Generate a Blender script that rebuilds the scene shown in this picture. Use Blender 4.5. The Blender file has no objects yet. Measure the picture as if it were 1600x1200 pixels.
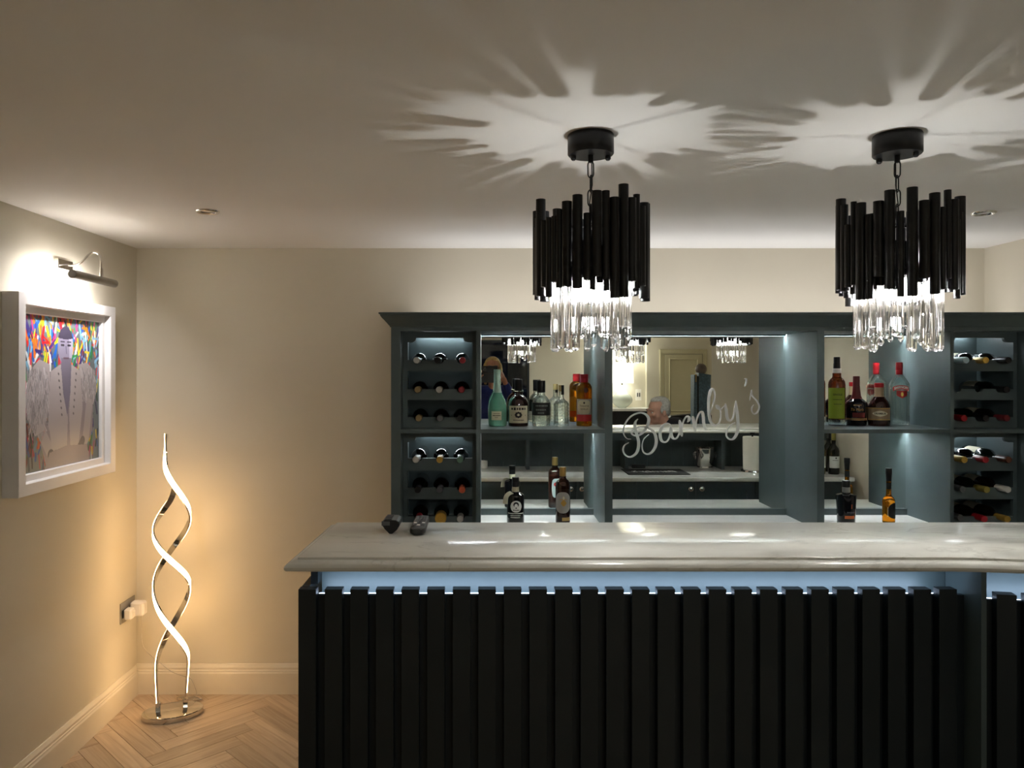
import bpy, bmesh, math, random
from math import pi, sin, cos, tan, radians, sqrt, atan2
from mathutils import Vector, Matrix
import numpy as np
random.seed(7)
SC = bpy.context.scene
COL = SC.collection

# ------------------------------------------------------------------ camera, world, exposure
EYE = 1.638
cam_d = bpy.data.cameras.new('camera'); cam = bpy.data.objects.new('camera', cam_d); COL.objects.link(cam)
cam.location = (0, 0, EYE); cam.rotation_euler = (pi/2, 0, 0)
cam_d.sensor_fit = 'HORIZONTAL'; cam_d.sensor_width = 36; cam_d.lens = 27.0
cam_d.shift_x = 43/1600; cam_d.shift_y = -23/1600
cam_d.clip_start = 0.02; cam_d.clip_end = 60
SC.camera = cam
W = bpy.data.worlds.new('night'); SC.world = W; W.use_nodes = True
W.node_tree.nodes['Background'].inputs[0].default_value = (0.01, 0.012, 0.02, 1)
W.node_tree.nodes['Background'].inputs[1].default_value = 0.3
SC.view_settings.view_transform = 'Standard'; SC.view_settings.look = 'None'
SC.view_settings.gamma = 1; SC.view_settings.use_curve_mapping = False
SC.view_settings.exposure = 2.25
cy = SC.cycles
cy.use_denoising = True; cy.sample_clamp_indirect = 12.0; cy.sample_clamp_direct = 0
cy.max_bounces = 14; cy.transmission_bounces = 14; cy.transparent_max_bounces = 24; cy.glossy_bounces = 6; cy.diffuse_bounces = 5
cy.use_light_tree = True; cy.blur_glossy = 0.5

# light levels (radiance of the glowing pieces)
L_BULB = 120.0       # pendant capsules
L_STRIP = 80.0        # cabinet profiles
L_TOPGLOW = 1.5     # strip on top of the cabinet
L_BAR = 3.4          # strip in the bar recess
L_HELIX = 4.6       # twisted floor lamp
E_PICTURE = 0.75      # picture lamp (W)
L_SHADE = 0.7        # table lamp shade
E_ROOM = 5.0        # ambient fill added behind the camera (W)

def area_light(name, loc, rot, sx, sy, energy, col):
    d = bpy.data.lights.new(name, 'AREA'); d.shape = 'RECTANGLE'; d.size = sx; d.size_y = sy
    d.energy = energy; d.color = col
    o = bpy.data.objects.new(name, d); COL.objects.link(o); o.location = loc; o.rotation_euler = rot
    return o
area_light('rear_fill_light', (0.6, -2.3, 2.23), (0, 0, 0), 1.6, 1.2, E_ROOM, (0.97, 1.0, 0.93))  # unseen panel added to lift the ambient light

# ------------------------------------------------------------------ materials
def s2l(c):
    return tuple(((v/255)/12.92 if v/255 <= 0.04045 else ((v/255+0.055)/1.055)**2.4) for v in c)
MATS = {}
def mat(name, rgb=(128,128,128), rough=0.5, metal=0.0, trans=0.0, ior=1.45, coat=0.0, spec=0.5, emit=None, estr=0.0, vary=0.06, vscale=9.0, bump=0.0, bscale=60.0, alpha=1.0):
    if name in MATS: return MATS[name]
    m = bpy.data.materials.new(name); m.use_nodes = True
    nt = m.node_tree; b = nt.nodes['Principled BSDF']
    c = s2l(rgb)
    b.inputs['Roughness'].default_value = rough; b.inputs['Metallic'].default_value = metal
    b.inputs['Transmission Weight'].default_value = trans; b.inputs['IOR'].default_value = ior
    b.inputs['Coat Weight'].default_value = coat; b.inputs['Specular IOR Level'].default_value = spec
    b.inputs['Base Color'].default_value = (*c, 1)
    if emit:
        b.inputs['Emission Color'].default_value = (*emit, 1); b.inputs['Emission Strength'].default_value = estr
    if vary > 0 and not emit:
        tc = nt.nodes.new('ShaderNodeTexCoord'); nz = nt.nodes.new('ShaderNodeTexNoise')
        nz.inputs['Scale'].default_value = vscale; nz.inputs['Detail'].default_value = 4
        rp = nt.nodes.new('ShaderNodeValToRGB')
        rp.color_ramp.elements[0].position = 0.3; rp.color_ramp.elements[1].position = 0.7
        rp.color_ramp.elements[0].color = (*[v*(1-vary) for v in c], 1)
        rp.color_ramp.elements[1].color = (*[min(1, v*(1+vary)) for v in c], 1)
        nt.links.new(tc.outputs['Object'], nz.inputs['Vector']); nt.links.new(nz.outputs['Fac'], rp.inputs['Fac'])
        nt.links.new(rp.outputs['Color'], b.inputs['Base Color'])
    if bump > 0:
        tc = nt.nodes.new('ShaderNodeTexCoord'); nz = nt.nodes.new('ShaderNodeTexNoise')
        nz.inputs['Scale'].default_value = bscale; nz.inputs['Detail'].default_value = 3
        bp = nt.nodes.new('ShaderNodeBump'); bp.inputs['Strength'].default_value = bump; bp.inputs['Distance'].default_value = 0.002
        nt.links.new(tc.outputs['Object'], nz.inputs['Vector']); nt.links.new(nz.outputs['Fac'], bp.inputs['Height'])
        nt.links.new(bp.outputs['Normal'], b.inputs['Normal'])
    MATS[name] = m
    return m

def glow(name, rgb_lin, strength):
    return mat(name, (255,255,255), 0.6, emit=rgb_lin, estr=strength, vary=0)

def crystal(name, tint=(1,1,1), through=0.5, ior=1.5):
    """clear glass: a straight see-through share, a refracting share and a Fresnel gloss"""
    m = bpy.data.materials.new(name); m.use_nodes = True; nt = m.node_tree; N = nt.nodes
    for n in list(N):
        if n.type != 'OUTPUT_MATERIAL': N.remove(n)
    out = [n for n in N if n.type == 'OUTPUT_MATERIAL'][0]
    tr = N.new('ShaderNodeBsdfTransparent'); tr.inputs[0].default_value = (*tint, 1)
    gl = N.new('ShaderNodeBsdfGlass'); gl.inputs['Color'].default_value = (*tint, 1); gl.inputs['IOR'].default_value = ior; gl.inputs['Roughness'].default_value = 0.0
    mx = N.new('ShaderNodeMixShader'); mx.inputs[0].default_value = 1-through
    nt.links.new(tr.outputs[0], mx.inputs[1]); nt.links.new(gl.outputs[0], mx.inputs[2]); nt.links.new(mx.outputs[0], out.inputs[0])
    MATS[name] = m
    return m

def marble(name, base, vein, rough=0.12, scale=1.0):
    m = bpy.data.materials.new(name); m.use_nodes = True; nt = m.node_tree; b = nt.nodes['Principled BSDF']
    tc = nt.nodes.new('ShaderNodeTexCoord'); mp = nt.nodes.new('ShaderNodeMapping'); mp.inputs['Scale'].default_value = (scale*1.2, scale*4.2, scale*1.2); mp.inputs['Rotation'].default_value = (0,0,0.25)
    n1 = nt.nodes.new('ShaderNodeTexNoise'); n1.inputs['Scale'].default_value = 1.6; n1.inputs['Detail'].default_value = 8; n1.inputs['Distortion'].default_value = 1.0
    r1 = nt.nodes.new('ShaderNodeValToRGB')
    r1.color_ramp.elements[0].position = 0.484; r1.color_ramp.elements[0].color = (0,0,0,1)
    r1.color_ramp.elements[1].position = 0.5; r1.color_ramp.elements[1].color = (1,1,1,1)
    e = r1.color_ramp.elements.new(0.506); e.color = (0,0,0,1)
    n2 = nt.nodes.new('ShaderNodeTexNoise'); n2.inputs['Scale'].default_value = 4.0; n2.inputs['Detail'].default_value = 6
    r2 = nt.nodes.new('ShaderNodeValToRGB'); B = s2l(base); V = s2l(vein)
    r2.color_ramp.elements[0].position = 0.3; r2.color_ramp.elements[0].color = (*[v*0.93 for v in B],1)
    r2.color_ramp.elements[1].position = 0.62; r2.color_ramp.elements[1].color = (*B,1)
    ml = nt.nodes.new('ShaderNodeMath'); ml.operation = 'MULTIPLY'; ml.inputs[1].default_value = 0.22
    mx = nt.nodes.new('ShaderNodeMix'); mx.data_type = 'RGBA'; mx.inputs[7].default_value = (*V,1)
    L = nt.links.new
    L(tc.outputs['Object'], mp.inputs[0]); L(mp.outputs[0], n1.inputs['Vector']); L(mp.outputs[0], n2.inputs['Vector'])
    L(n1.outputs['Fac'], r1.inputs[0]); L(n2.outputs['Fac'], r2.inputs[0]); L(r1.outputs[0], ml.inputs[0])
    L(ml.outputs[0], mx.inputs[0]); L(r2.outputs[0], mx.inputs[6]); L(mx.outputs[2], b.inputs['Base Color'])
    b.inputs['Roughness'].default_value = rough
    MATS[name] = m
    return m

def wood(name, c0, c1, rough=0.42, scale=1.0, rnd=True):
    m = bpy.data.materials.new(name); m.use_nodes = True; nt = m.node_tree; b = nt.nodes['Principled BSDF']
    tc = nt.nodes.new('ShaderNodeTexCoord'); oi = nt.nodes.new('ShaderNodeObjectInfo')
    mu = nt.nodes.new('ShaderNodeMath'); mu.operation = 'MULTIPLY'; mu.inputs[1].default_value = 37.0
    cb = nt.nodes.new('ShaderNodeCombineXYZ'); ad = nt.nodes.new('ShaderNodeVectorMath'); ad.operation = 'ADD'
    mp = nt.nodes.new('ShaderNodeMapping'); mp.inputs['Scale'].default_value = (2.2*scale, 34*scale, 10)
    nz = nt.nodes.new('ShaderNodeTexNoise'); nz.inputs['Scale'].default_value = 1.4; nz.inputs['Detail'].default_value = 7; nz.inputs['Distortion'].default_value = 0.9
    rp = nt.nodes.new('ShaderNodeValToRGB'); rp.color_ramp.elements[0].position = 0.3; rp.color_ramp.elements[1].position = 0.72
    rp.color_ramp.elements[0].color = (*s2l(c0),1); rp.color_ramp.elements[1].color = (*s2l(c1),1)
    hs = nt.nodes.new('ShaderNodeHueSaturation'); mr = nt.nodes.new('ShaderNodeMapRange'); mr.inputs[3].default_value = 0.82; mr.inputs[4].default_value = 1.12
    bp = nt.nodes.new('ShaderNodeBump'); bp.inputs['Strength'].default_value = 0.35; bp.inputs['Distance'].default_value = 0.0015
    L = nt.links.new
    L(oi.outputs['Random'], mu.inputs[0]); L(mu.outputs[0], cb.inputs[0]); L(mu.outputs[0], cb.inputs[1])
    L(tc.outputs['Object'], ad.inputs[0]); L(cb.outputs[0], ad.inputs[1]); L(ad.outputs[0], mp.inputs[0]); L(mp.outputs[0], nz.inputs['Vector'])
    L(nz.outputs['Fac'], rp.inputs[0]); L(rp.outputs[0], hs.inputs['Color']); L(oi.outputs['Random'], mr.inputs[0]); L(mr.outputs[0], hs.inputs['Value'])
    L(hs.outputs[0], b.inputs['Base Color']); L(nz.outputs['Fac'], bp.inputs['Height']); L(bp.outputs[0], b.inputs['Normal'])
    b.inputs['Roughness'].default_value = rough
    MATS[name] = m
    return m

WALL = mat('wall_paint', (214,207,190), 0.75, vary=0.02, vscale=2, bump=0.08, bscale=220)
CEIL = mat('ceiling_paint', (234,233,231), 0.85, vary=0.015, vscale=1.5)
SKIRT = mat('skirting_paint', (230,222,205), 0.4, vary=0.02)
SLATE = mat('slate_paint', (78,91,93), 0.42, vary=0.05, vscale=14, bump=0.05, bscale=90)
INNER = mat('shaded_inner_paint', (54,63,65), 0.42, vary=0.05, vscale=14)  # slate paint darkened, shadow inside the bar put into the colour
SLATD = mat('shaded_slat_paint', (19,30,35), 0.5, vary=0.05, vscale=14, bump=0.06, bscale=90)  # same slate paint, dim light on the slats put into the colour
CHROME = mat('chrome', (215,212,208), 0.09, 1.0, vary=0.03)
STEEL = mat('brushed_steel', (165,163,160), 0.28, 1.0, vary=0.08)
BLACKM = mat('black_metal', (22,23,25), 0.38, 0.3, vary=0.1)
BLACKP = mat('black_plastic', (20,20,22), 0.4, vary=0.1)
GREYP = mat('grey_plastic', (88,88,90), 0.45, vary=0.1)
WHITEP = mat('white_plastic', (238,234,228), 0.35, vary=0.02)
WHITEF = mat('white_frame_paint', (224,222,222), 0.35, vary=0.02)
MARBLE = marble('pale_marble', (221,221,214), (110,106,100), 0.13)
QUARTZ = marble('white_quartz', (235,236,232), (190,188,184), 0.12)
OAK = wood('pale_oak', (176,152,126), (206,186,160))
SILVER = mat('mirror_silver', (235,240,236), 0.0, 1.0, vary=0)
CRYS = crystal('cut_crystal', (1,1,1), 0.08)
BULB = glow('bulb_glow', (1, 0.985, 0.94), L_BULB)
STRIPM = glow('cabinet_led', (0.95, 0.98, 1.0), L_STRIP)
RACKLED = glow('rack_led', (0.90, 0.96, 1.0), L_STRIP*0.24)
UPBULB = glow('upper_bulb_glow', (1, 0.985, 0.94), L_BULB*2.2)
CRYSFILL = glow('crystal_fill_glow', (1, 0.985, 0.96), L_BULB*0.07)
TOPGLOW = glow('cabinet_top_led', (1.0, 0.97, 0.96), L_TOPGLOW)
BARLED = glow('bar_led', (0.62, 0.76, 1.0), L_BAR)
HELIX = glow('warm_diffuser', (1.0, 0.62, 0.28), L_HELIX)
NIGHT = mat('night_glass', (8,10,24), 0.03, spec=0.6, vary=0.05)
PAPER = mat('paper_label', (206,198,172), 0.6, vary=0.05)
INK = mat('label_ink', (40,36,32), 0.6, vary=0)
WHITEI = mat('white_print', (225,224,220), 0.6, vary=0)

# ------------------------------------------------------------------ mesh helpers
class MB:
    def __init__(s): s.bm = bmesh.new()
    def box(s, a, b, bev=0.0):
        a, b = [min(p,q) for p,q in zip(a,b)], [max(p,q) for p,q in zip(a,b)]
        if bev <= 0:
            v = [s.bm.verts.new((x,y,z)) for x in (a[0],b[0]) for y in (a[1],b[1]) for z in (a[2],b[2])]
            for f in ((0,1,3,2),(4,6,7,5),(0,4,5,1),(2,3,7,6),(0,2,6,4),(1,5,7,3)): s.bm.faces.new([v[i] for i in f])
        else:
            t = bmesh.new(); v = [t.verts.new((x,y,z)) for x in (a[0],b[0]) for y in (a[1],b[1]) for z in (a[2],b[2])]
            for f in ((0,1,3,2),(4,6,7,5),(0,4,5,1),(2,3,7,6),(0,2,6,4),(1,5,7,3)): t.faces.new([v[i] for i in f])
            bmesh.ops.bevel(t, geom=t.edges[:], offset=bev, segments=1, affect='EDGES')
            s.merge(t)
        return s
    def merge(s, t, M=None):
        if M is not None: t.transform(M)
        me = bpy.data.meshes.new('tmp'); t.to_mesh(me); t.free(); s.bm.from_mesh(me); bpy.data.meshes.remove(me)
        return s
    def lathe(s, prof, seg=24, c=(0,0,0), M=None, cap=True):
        t = bmesh.new(); rings = []
        for r, z in prof:
            if r < 1e-6: rings.append([t.verts.new((c[0],c[1],c[2]+z))])
            else: rings.append([t.verts.new((c[0]+r*cos(2*pi*i/seg), c[1]+r*sin(2*pi*i/seg), c[2]+z)) for i in range(seg)])
        for A, B in zip(rings, rings[1:]):
            for i in range(seg):
                j = (i+1) % seg
                if len(A) == 1 and len(B) == 1: continue
                if len(A) == 1: t.faces.new((A[0], B[j], B[i]))
                elif len(B) == 1: t.faces.new((A[i], A[j], B[0]))
                else: t.faces.new((A[i], A[j], B[j], B[i]))
        if cap:
            if len(rings[0]) > 1: t.faces.new(rings[0][::-1])
            if len(rings[-1]) > 1: t.faces.new(rings[-1])
        return s.merge(t, M)
    def cyl(s, p0, p1, r0, r1=None, seg=16):
        r1 = r0 if r1 is None else r1
        p0, p1 = Vector(p0), Vector(p1); d = p1-p0
        M = Matrix.Translation(p0) @ d.to_track_quat('Z','Y').to_matrix().to_4x4()
        return s.lathe([(r0,0),(r1,d.length)], seg, M=M)
    def tube(s, pts, r, seg=8, closed=False, sx=None, ups=None):
        """round (or flat, sx=(w,h)) tube along a path"""
        t = bmesh.new(); P = [Vector(p) for p in pts]; n = len(P); rings = []; up = None
        for i in range(n):
            if closed: d = (P[(i+1)%n]-P[i-1]).normalized()
            else: d = (P[min(i+1,n-1)]-P[max(i-1,0)]).normalized()
            if ups is not None: up = Vector(ups[i])
            elif up is None: up = Vector((0,0,1)) if abs(d.z) < 0.9 else Vector((0,1,0))
            side = d.cross(up).normalized(); up = side.cross(d).normalized()
            ri = r[i] if isinstance(r, (list,tuple)) else r
            if sx: ring = [t.verts.new(P[i] + side*a*sx[0]/2 + up*b*sx[1]/2) for a,b in ((-1,-1),(1,-1),(1,1),(-1,1))]
            else: ring = [t.verts.new(P[i] + side*ri*cos(2*pi*k/seg) + up*ri*sin(2*pi*k/seg)) for k in range(seg)]
            rings.append(ring)
        m = len(rings[0])
        for i in range(n if closed else n-1):
            A, B = rings[i], rings[(i+1)%n]
            for k in range(m): t.faces.new((A[k], A[(k+1)%m], B[(k+1)%m], B[k]))
        if not closed: t.faces.new(rings[0][::-1]); t.faces.new(rings[-1])
        return s.merge(t)
    def prism(s, poly, axis, a, b):
        """poly of 2D points extruded along an axis: 'x' (y,z), 'y' (x,z), 'z' (x,y)"""
        def P(p, h): return {'x': (h,p[0],p[1]), 'y': (p[0],h,p[1]), 'z': (p[0],p[1],h)}[axis]
        A = [s.bm.verts.new(P(p,a)) for p in poly]; B = [s.bm.verts.new(P(p,b)) for p in poly]
        n = len(poly); s.bm.faces.new(A[::-1]); s.bm.faces.new(B)
        for i in range(n): s.bm.faces.new((A[i],A[(i+1)%n],B[(i+1)%n],B[i]))
        return s
    def sphere(s, c, r, seg=16, M=None):
        t = bmesh.new(); bmesh.ops.create_uvsphere(t, u_segments=seg, v_segments=max(6,seg//2), radius=1)
        rr = (r,r,r) if not isinstance(r,(tuple,list)) else r
        X = Matrix.Translation(c) @ (M if M is not None else Matrix()) @ Matrix.Diagonal((*rr,1))
        return s.merge(t, X)
    def build(s, name, m, parent=None, world=False, smooth=None, weld=False):
        bmesh.ops.recalc_face_normals(s.bm, faces=s.bm.faces[:])
        if weld: bmesh.ops.remove_doubles(s.bm, verts=s.bm.verts[:], dist=1e-5)
        me = bpy.data.meshes.new(name)
        o = bpy.data.objects.new(name, me); COL.objects.link(o)
        if parent is not None:
            o.parent = parent
            if world:
                off = Vector((0,0,0)); p = parent
                while p: off += p.location; p = p.parent
                s.bm.transform(Matrix.Translation(-off))
        elif world:
            xs = [v.co for v in s.bm.verts]
            c = Vector(((min(v.x for v in xs)+max(v.x for v in xs))/2, (min(v.y for v in xs)+max(v.y for v in xs))/2, min(v.z for v in xs)))
            s.bm.transform(Matrix.Translation(-c)); o.location = c
        if smooth:
            for f in s.bm.faces: f.smooth = True
            for e in s.bm.edges:
                if len(e.link_faces) == 2 and e.calc_face_angle(0) > radians(smooth): e.smooth = False
        s.bm.to_mesh(me); s.bm.free(); me.materials.append(m)
        return o

def offset_path(pts, off, closed):
    """mitred offset to the right of the direction of travel"""
    n = len(pts); out = []
    for i in range(n):
        def nrm(a, b):
            d = Vector((b[0]-a[0], b[1]-a[1])).normalized(); return Vector((d.y, -d.x))
        ns = []
        if closed or i > 0: ns.append(nrm(pts[i-1], pts[i]))
        if closed or i < n-1: ns.append(nrm(pts[i], pts[(i+1)%n]))
        if len(ns) == 1: v = ns[0]
        else:
            v = (ns[0]+ns[1]); v = v / max(0.2, v.dot(ns[0]))
        out.append((pts[i][0]+v.x*off, pts[i][1]+v.y*off))
    return out
def sweep(mb, pts, prof, closed=False, caps=False, tf=None):
    tf = tf or (lambda x,y,z: (x,y,z))
    rings = [[mb.bm.verts.new(tf(x,y,z)) for x,y in offset_path(pts, o, closed)] for o, z in prof]
    n = len(pts)
    for A, B in zip(rings, rings[1:]):
        for i in range(n if closed else n-1):
            j = (i+1)%n; mb.bm.faces.new((A[i],A[j],B[j],B[i]))
    if caps: mb.bm.faces.new(rings[0]); mb.bm.faces.new(rings[-1][::-1])
    if not closed:
        for k in (0, -1): mb.bm.faces.new([r[k] for r in rings])
    return mb

def tag(o, label, cat, group=None):
    o['label'] = label; o['category'] = cat
    if group: o['group'] = group
    return o
def thing(name, label, cat, loc=(0,0,0), group=None, rz=0.0):
    o = bpy.data.objects.new(name, None); COL.objects.link(o); o.empty_display_size = 0.05
    o.location = loc; o.rotation_euler = (0,0,rz)
    return tag(o, label, cat, group)
def struct(o): o['kind'] = 'structure'; return o
def stuff(o): o['kind'] = 'stuff'; return o
def part_label(o, l): o['label'] = l; return o
def dup(root, loc, rz=None, label=None, group=None):
    r = root.copy(); COL.objects.link(r); r.location = loc
    if rz is not None: r.rotation_euler = (0,0,rz)
    if label: r['label'] = label
    if group: r['group'] = group
    for ch in list(root.children):
        c = ch.copy(); COL.objects.link(c); c.parent = r
        for g in list(ch.children):
            d = g.copy(); COL.objects.link(d); d.parent = c
    return r
def catmull(P, k=8):
    P = [Vector(p) for p in P]; Q = [2*P[0]-P[1]] + P + [2*P[-1]-P[-2]]; out = []
    for i in range(1, len(Q)-2):
        for j in range(k):
            t = j/k; a,b,c,d = Q[i-1],Q[i],Q[i+1],Q[i+2]
            out.append(0.5*((2*b)+(c-a)*t+(2*a-5*b+4*c-d)*t*t+(3*b-a-3*c+d)*t**3))
    out.append(P[-1]); return out
def text_verts(s, size, shear=0.0, bold=0.0):
    cu = bpy.data.curves.new('txt','FONT'); cu.body = s; cu.size = size; cu.align_x = 'CENTER'; cu.align_y = 'CENTER'; cu.shear = shear; cu.offset = bold; cu.resolution_u = 3
    o = bpy.data.objects.new('txt', cu); COL.objects.link(o)
    dg = bpy.context.evaluated_depsgraph_get(); me = bpy.data.meshes.new_from_object(o.evaluated_get(dg))
    V = [v.co.copy() for v in me.vertices]; F = [tuple(p.vertices) for p in me.polygons]
    bpy.data.objects.remove(o); bpy.data.curves.remove(cu); bpy.data.meshes.remove(me)
    return V, F
def text_mesh(mb, s, size, fn, shear=0.0, bold=0.0, width=None):
    V, F = text_verts(s, size, shear, bold)
    if width and V:
        w = max(v.x for v in V)-min(v.x for v in V); k = width/max(w,1e-6)
        for v in V: v.x *= k
    vs = [mb.bm.verts.new(fn(v.x, v.y)) for v in V]
    for f in F:
        try: mb.bm.faces.new([vs[i] for i in f])
        except ValueError: pass
    return mb
# ------------------------------------------------------------------ room shell
XL, XR, YB, YR, H = -1.76, 2.53, 3.885, -4.0, 2.25
XR2 = 3.62
T = 0.12
def wallbox(name, a, b, m=None): return struct(MB().box(a, b).build(name, m or WALL, world=True))
wallbox('ceiling', (XL-T, YR-T, H), (XR2+T, YB+T, H+0.1), CEIL)
floor = wallbox('floor', (XL-T, YR-T, -0.11), (XR2+T, YB+T, -0.010), mat('subfloor', (90,74,58), 0.8))
wallbox('wall_left', (XL-T, YR, -0.01), (XL, YB, H))
wallbox('wall_back', (XL-T, YB, -0.01), (XR+T, YB+T, H))
wallbox('wall_right', (XR, -0.85, -0.01), (XR+T, YB, H))
wallbox('wall_front', (XL-T, YR-T, -0.01), (2.45, YR, H))
wallbox('wall_front_side', (2.45, YR-T, -0.01), (XR2+T, YR+0.10, H))
wallbox('wall_far_right', (XR2, YR, -0.01), (XR2+T, -0.85, H))
wallbox('wall_return', (XR+T, -0.97, -0.01), (XR2+T, -0.85, H))
SKP = [(0,0),(0.016,0),(0.016,0.104),(0.013,0.112),(0.013,0.118),(0.010,0.122),(0.011,0.132),(0.007,0.143),(0.005,0.150),(0,0.150)]
def skirting(name, pts):
    mb = MB(); sweep(mb, pts, SKP); return struct(mb.build(name, SKIRT, world=True))
skirting('baseboard_left', [(XL, YR), (XL, YB-0.0165)])
skirting('baseboard_back', [(XL, YB), (-0.45, YB)])

# herringbone oak floor: every plank of the corner that shows is a part, the rest of the room one part
PL, PW, PT = 0.45, 0.09, 0.010
OFF = Vector((-1.05 - PL/sqrt(2), 3.30))
def clip(poly, x0, x1, y0, y1):
    for ax, lim, sg in ((0,x0,1),(0,x1,-1),(1,y0,1),(1,y1,-1)):
        out = []
        for i in range(len(poly)):
            p, q = poly[i-1], poly[i]; a, b = sg*(p[ax]-lim), sg*(q[ax]-lim)
            if (a < 0) != (b < 0):
                t = a/(a-b); out.append((p[0]+(q[0]-p[0])*t, p[1]+(q[1]-p[1])*t))
            if b >= 0: out.append(q)
        poly = out
        if not poly: return []
    return poly
def plank_bm(poly):
    mb = MB(); n = len(poly); c = (sum(p[0] for p in poly)/n, sum(p[1] for p in poly)/n)
    def sh(k): 
        return [(p[0]-(p[0]-c[0])/max(1e-6,abs(p[0]-c[0]))*min(k,abs(p[0]-c[0])*0.5), p[1]-(p[1]-c[1])/max(1e-6,abs(p[1]-c[1]))*min(k,abs(p[1]-c[1])*0.5)) for p in poly]
    lo, mid, top = sh(0.0006), sh(0.0006), sh(0.0018)
    R = [[mb.bm.verts.new((p[0],p[1],z)) for p in q] for q, z in ((lo,-PT),(mid,-0.0012),(top,0))]
    for A, B in zip(R, R[1:]):
        for i in range(n): mb.bm.faces.new((A[i],A[(i+1)%n],B[(i+1)%n],B[i]))
    mb.bm.faces.new(R[2]); mb.bm.faces.new(R[0][::-1])
    return mb
PLANK = None; restp = MB()
R45 = Matrix.Rotation(pi/4, 2)
x0r, x1r, y0r, y1r = XL+0.002, XR2-0.002, YR+0.002, YB-0.002
for i in range(-90, 90):
    for j in range(-14, 14):
        for kind in (0, 1):
            bx, by = i*PW + j*PL, i*PW - j*PL
            if kind == 0: a, b = (bx, by), (bx+PL, by+PW)
            else: a, b = (bx+PL, by+PW-PL), (bx+PL+PW, by+PW)
            cpt = R45 @ Vector(((a[0]+b[0])/2, (a[1]+b[1])/2)) + OFF
            if not (x0r-0.3 < cpt.x < x1r+0.3 and y0r-0.3 < cpt.y < y1r+0.3): continue
            near = cpt.x < -0.2 and cpt.y > 2.3
            ang = pi/4 if kind == 0 else pi/4+pi/2
            loc = [(-PL/2,-PW/2),(PL/2,-PW/2),(PL/2,PW/2),(-PL/2,PW/2)]
            Rm = Matrix.Rotation(ang, 2)
            wp = [tuple(Rm @ Vector(p) + cpt) for p in loc]
            cl = clip(wp, x0r, x1r, y0r, y1r)
            if len(cl) < 3: continue
            area = abs(sum(cl[k-1][0]*cl[k][1]-cl[k][0]*cl[k-1][1] for k in range(len(cl))))/2
            if area < 2e-4: continue
            inv = Matrix.Rotation(-ang, 2)
            full = area > PL*PW*0.999
            if near:
                if full and PLANK is not None:
                    o = PLANK.copy(); COL.objects.link(o)
                else:
                    lp = loc if full else [tuple(inv @ (Vector(p)-cpt)) for p in cl]
                    o = plank_bm(lp).build('plank', OAK, floor)
                    if full: PLANK = o
                o.parent = floor
                o.location = Vector((cpt.x, cpt.y, 0)) - floor.location; o.rotation_euler = (0,0,ang)
            else:
                t = plank_bm(loc if full else [tuple(inv @ (Vector(p)-cpt)) for p in cl])
                t.bm.transform(Matrix.Translation((cpt.x,cpt.y,0)) @ Matrix.Rotation(ang, 4, 'Z'))
                restp.merge(t.bm)
stuff(restp.build('plank_field', OAK, floor, world=True))

# ceiling downlights (off)
def downlight(x, y, label):
    t = thing('recessed_downlight', label, 'downlight', (x, y, H), 'ceiling downlights')
    prof = [(0.030,-0.001),(0.034,-0.006),(0.040,-0.007),(0.044,-0.004),(0.045,0.0)]
    MB().lathe(prof, 28, cap=False).build('bezel', CHROME, t, smooth=50)
    MB().lathe([(0.030,-0.001),(0.026,0.0005),(0,0.0005)], 24, cap=False).build('lens', mat('lamp_lens', (150,150,150), 0.15), t, smooth=40)
    return t
downlight(-1.07, 2.97, 'unlit chrome recessed downlight in the ceiling, far left')
downlight(0.315, 2.97, 'unlit chrome recessed downlight hidden behind the left pendant')
downlight(1.95, 3.00, 'unlit chrome recessed downlight right of the right pendant')

# ------------------------------------------------------------------ back bar: worktop, base units, cabinet
F, D = 3.48, 3.85
CT = 0.91
def base_unit(name, label, cat, x0, x1, y0, y1, front, ztop, group, doors=2, knobs=True):
    """cupboard with shaker doors on its front (front = -1: faces -Y, +1: faces +Y)"""
    t = thing(name, label, cat, ((x0+x1)/2, (y0+y1)/2, 0), group)
    yf = y0 if front < 0 else y1
    ins = 0.022
    ya, yb = (y0+ins, y1) if front < 0 else (y0, y1-ins)
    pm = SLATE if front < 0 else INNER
    MB().box((x0, ya, 0.0), (x1, yb, ztop)).build('carcass', pm, t, world=True)
    w = (x1-x0)/doors
    for k in range(doors):
        a, b = x0+k*w+0.002, x0+(k+1)*w-0.002
        z0, z1 = 0.09, ztop-0.004
        mb = MB(); fr = 0.055; yo, yi = yf, yf - front*0.020; yp = yf - front*0.010
        mb.box((a,yi,z0),(a+fr,yo,z1)); mb.box((b-fr,yi,z0),(b,yo,z1)); mb.box((a+fr,yi,z0),(b-fr,yo,z0+fr)); mb.box((a+fr,yi,z1-fr),(b-fr,yo,z1))
        mb.box((a+fr,yi,z0+fr),(b-fr,yp,z1-fr))
        dr = mb.build('door', pm, t, world=True)
        if knobs:
            kx = b-0.035 if (k % 2 == 0) else a+0.035
            M = Matrix.Translation((kx, yf, z1-0.045)) @ Matrix.Rotation(-front*pi/2, 4, 'X')
            MB().lathe([(0.008,0),(0.006,0.012),(0.015,0.016),(0.017,0.022),(0.012,0.028),(0,0.030)], 16, M=M).build('knob', CHROME, dr, world=True, smooth=50)
    return t
tag(MB().box((-0.44, 3.40, CT-0.03), (XR-0.002, YB-0.002, CT), 0.004).build('worktop', QUARTZ, world=True), 'white quartz worktop under the shelves along the back wall', 'worktop')
for k, (a, b) in enumerate(((-0.4234, 0.555), (0.557, 1.535), (1.537, XR-0.004))):
    base_unit('base_cabinet', ['slate base cupboard below the left half of the bottle shelves','slate base cupboard below the lettered mirror','slate base cupboard below the right half of the bottle shelves'][k], 'cupboard', a, b, 3.42, YB-0.004, -1, CT-0.031, 'cupboards under the back worktop')

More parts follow.
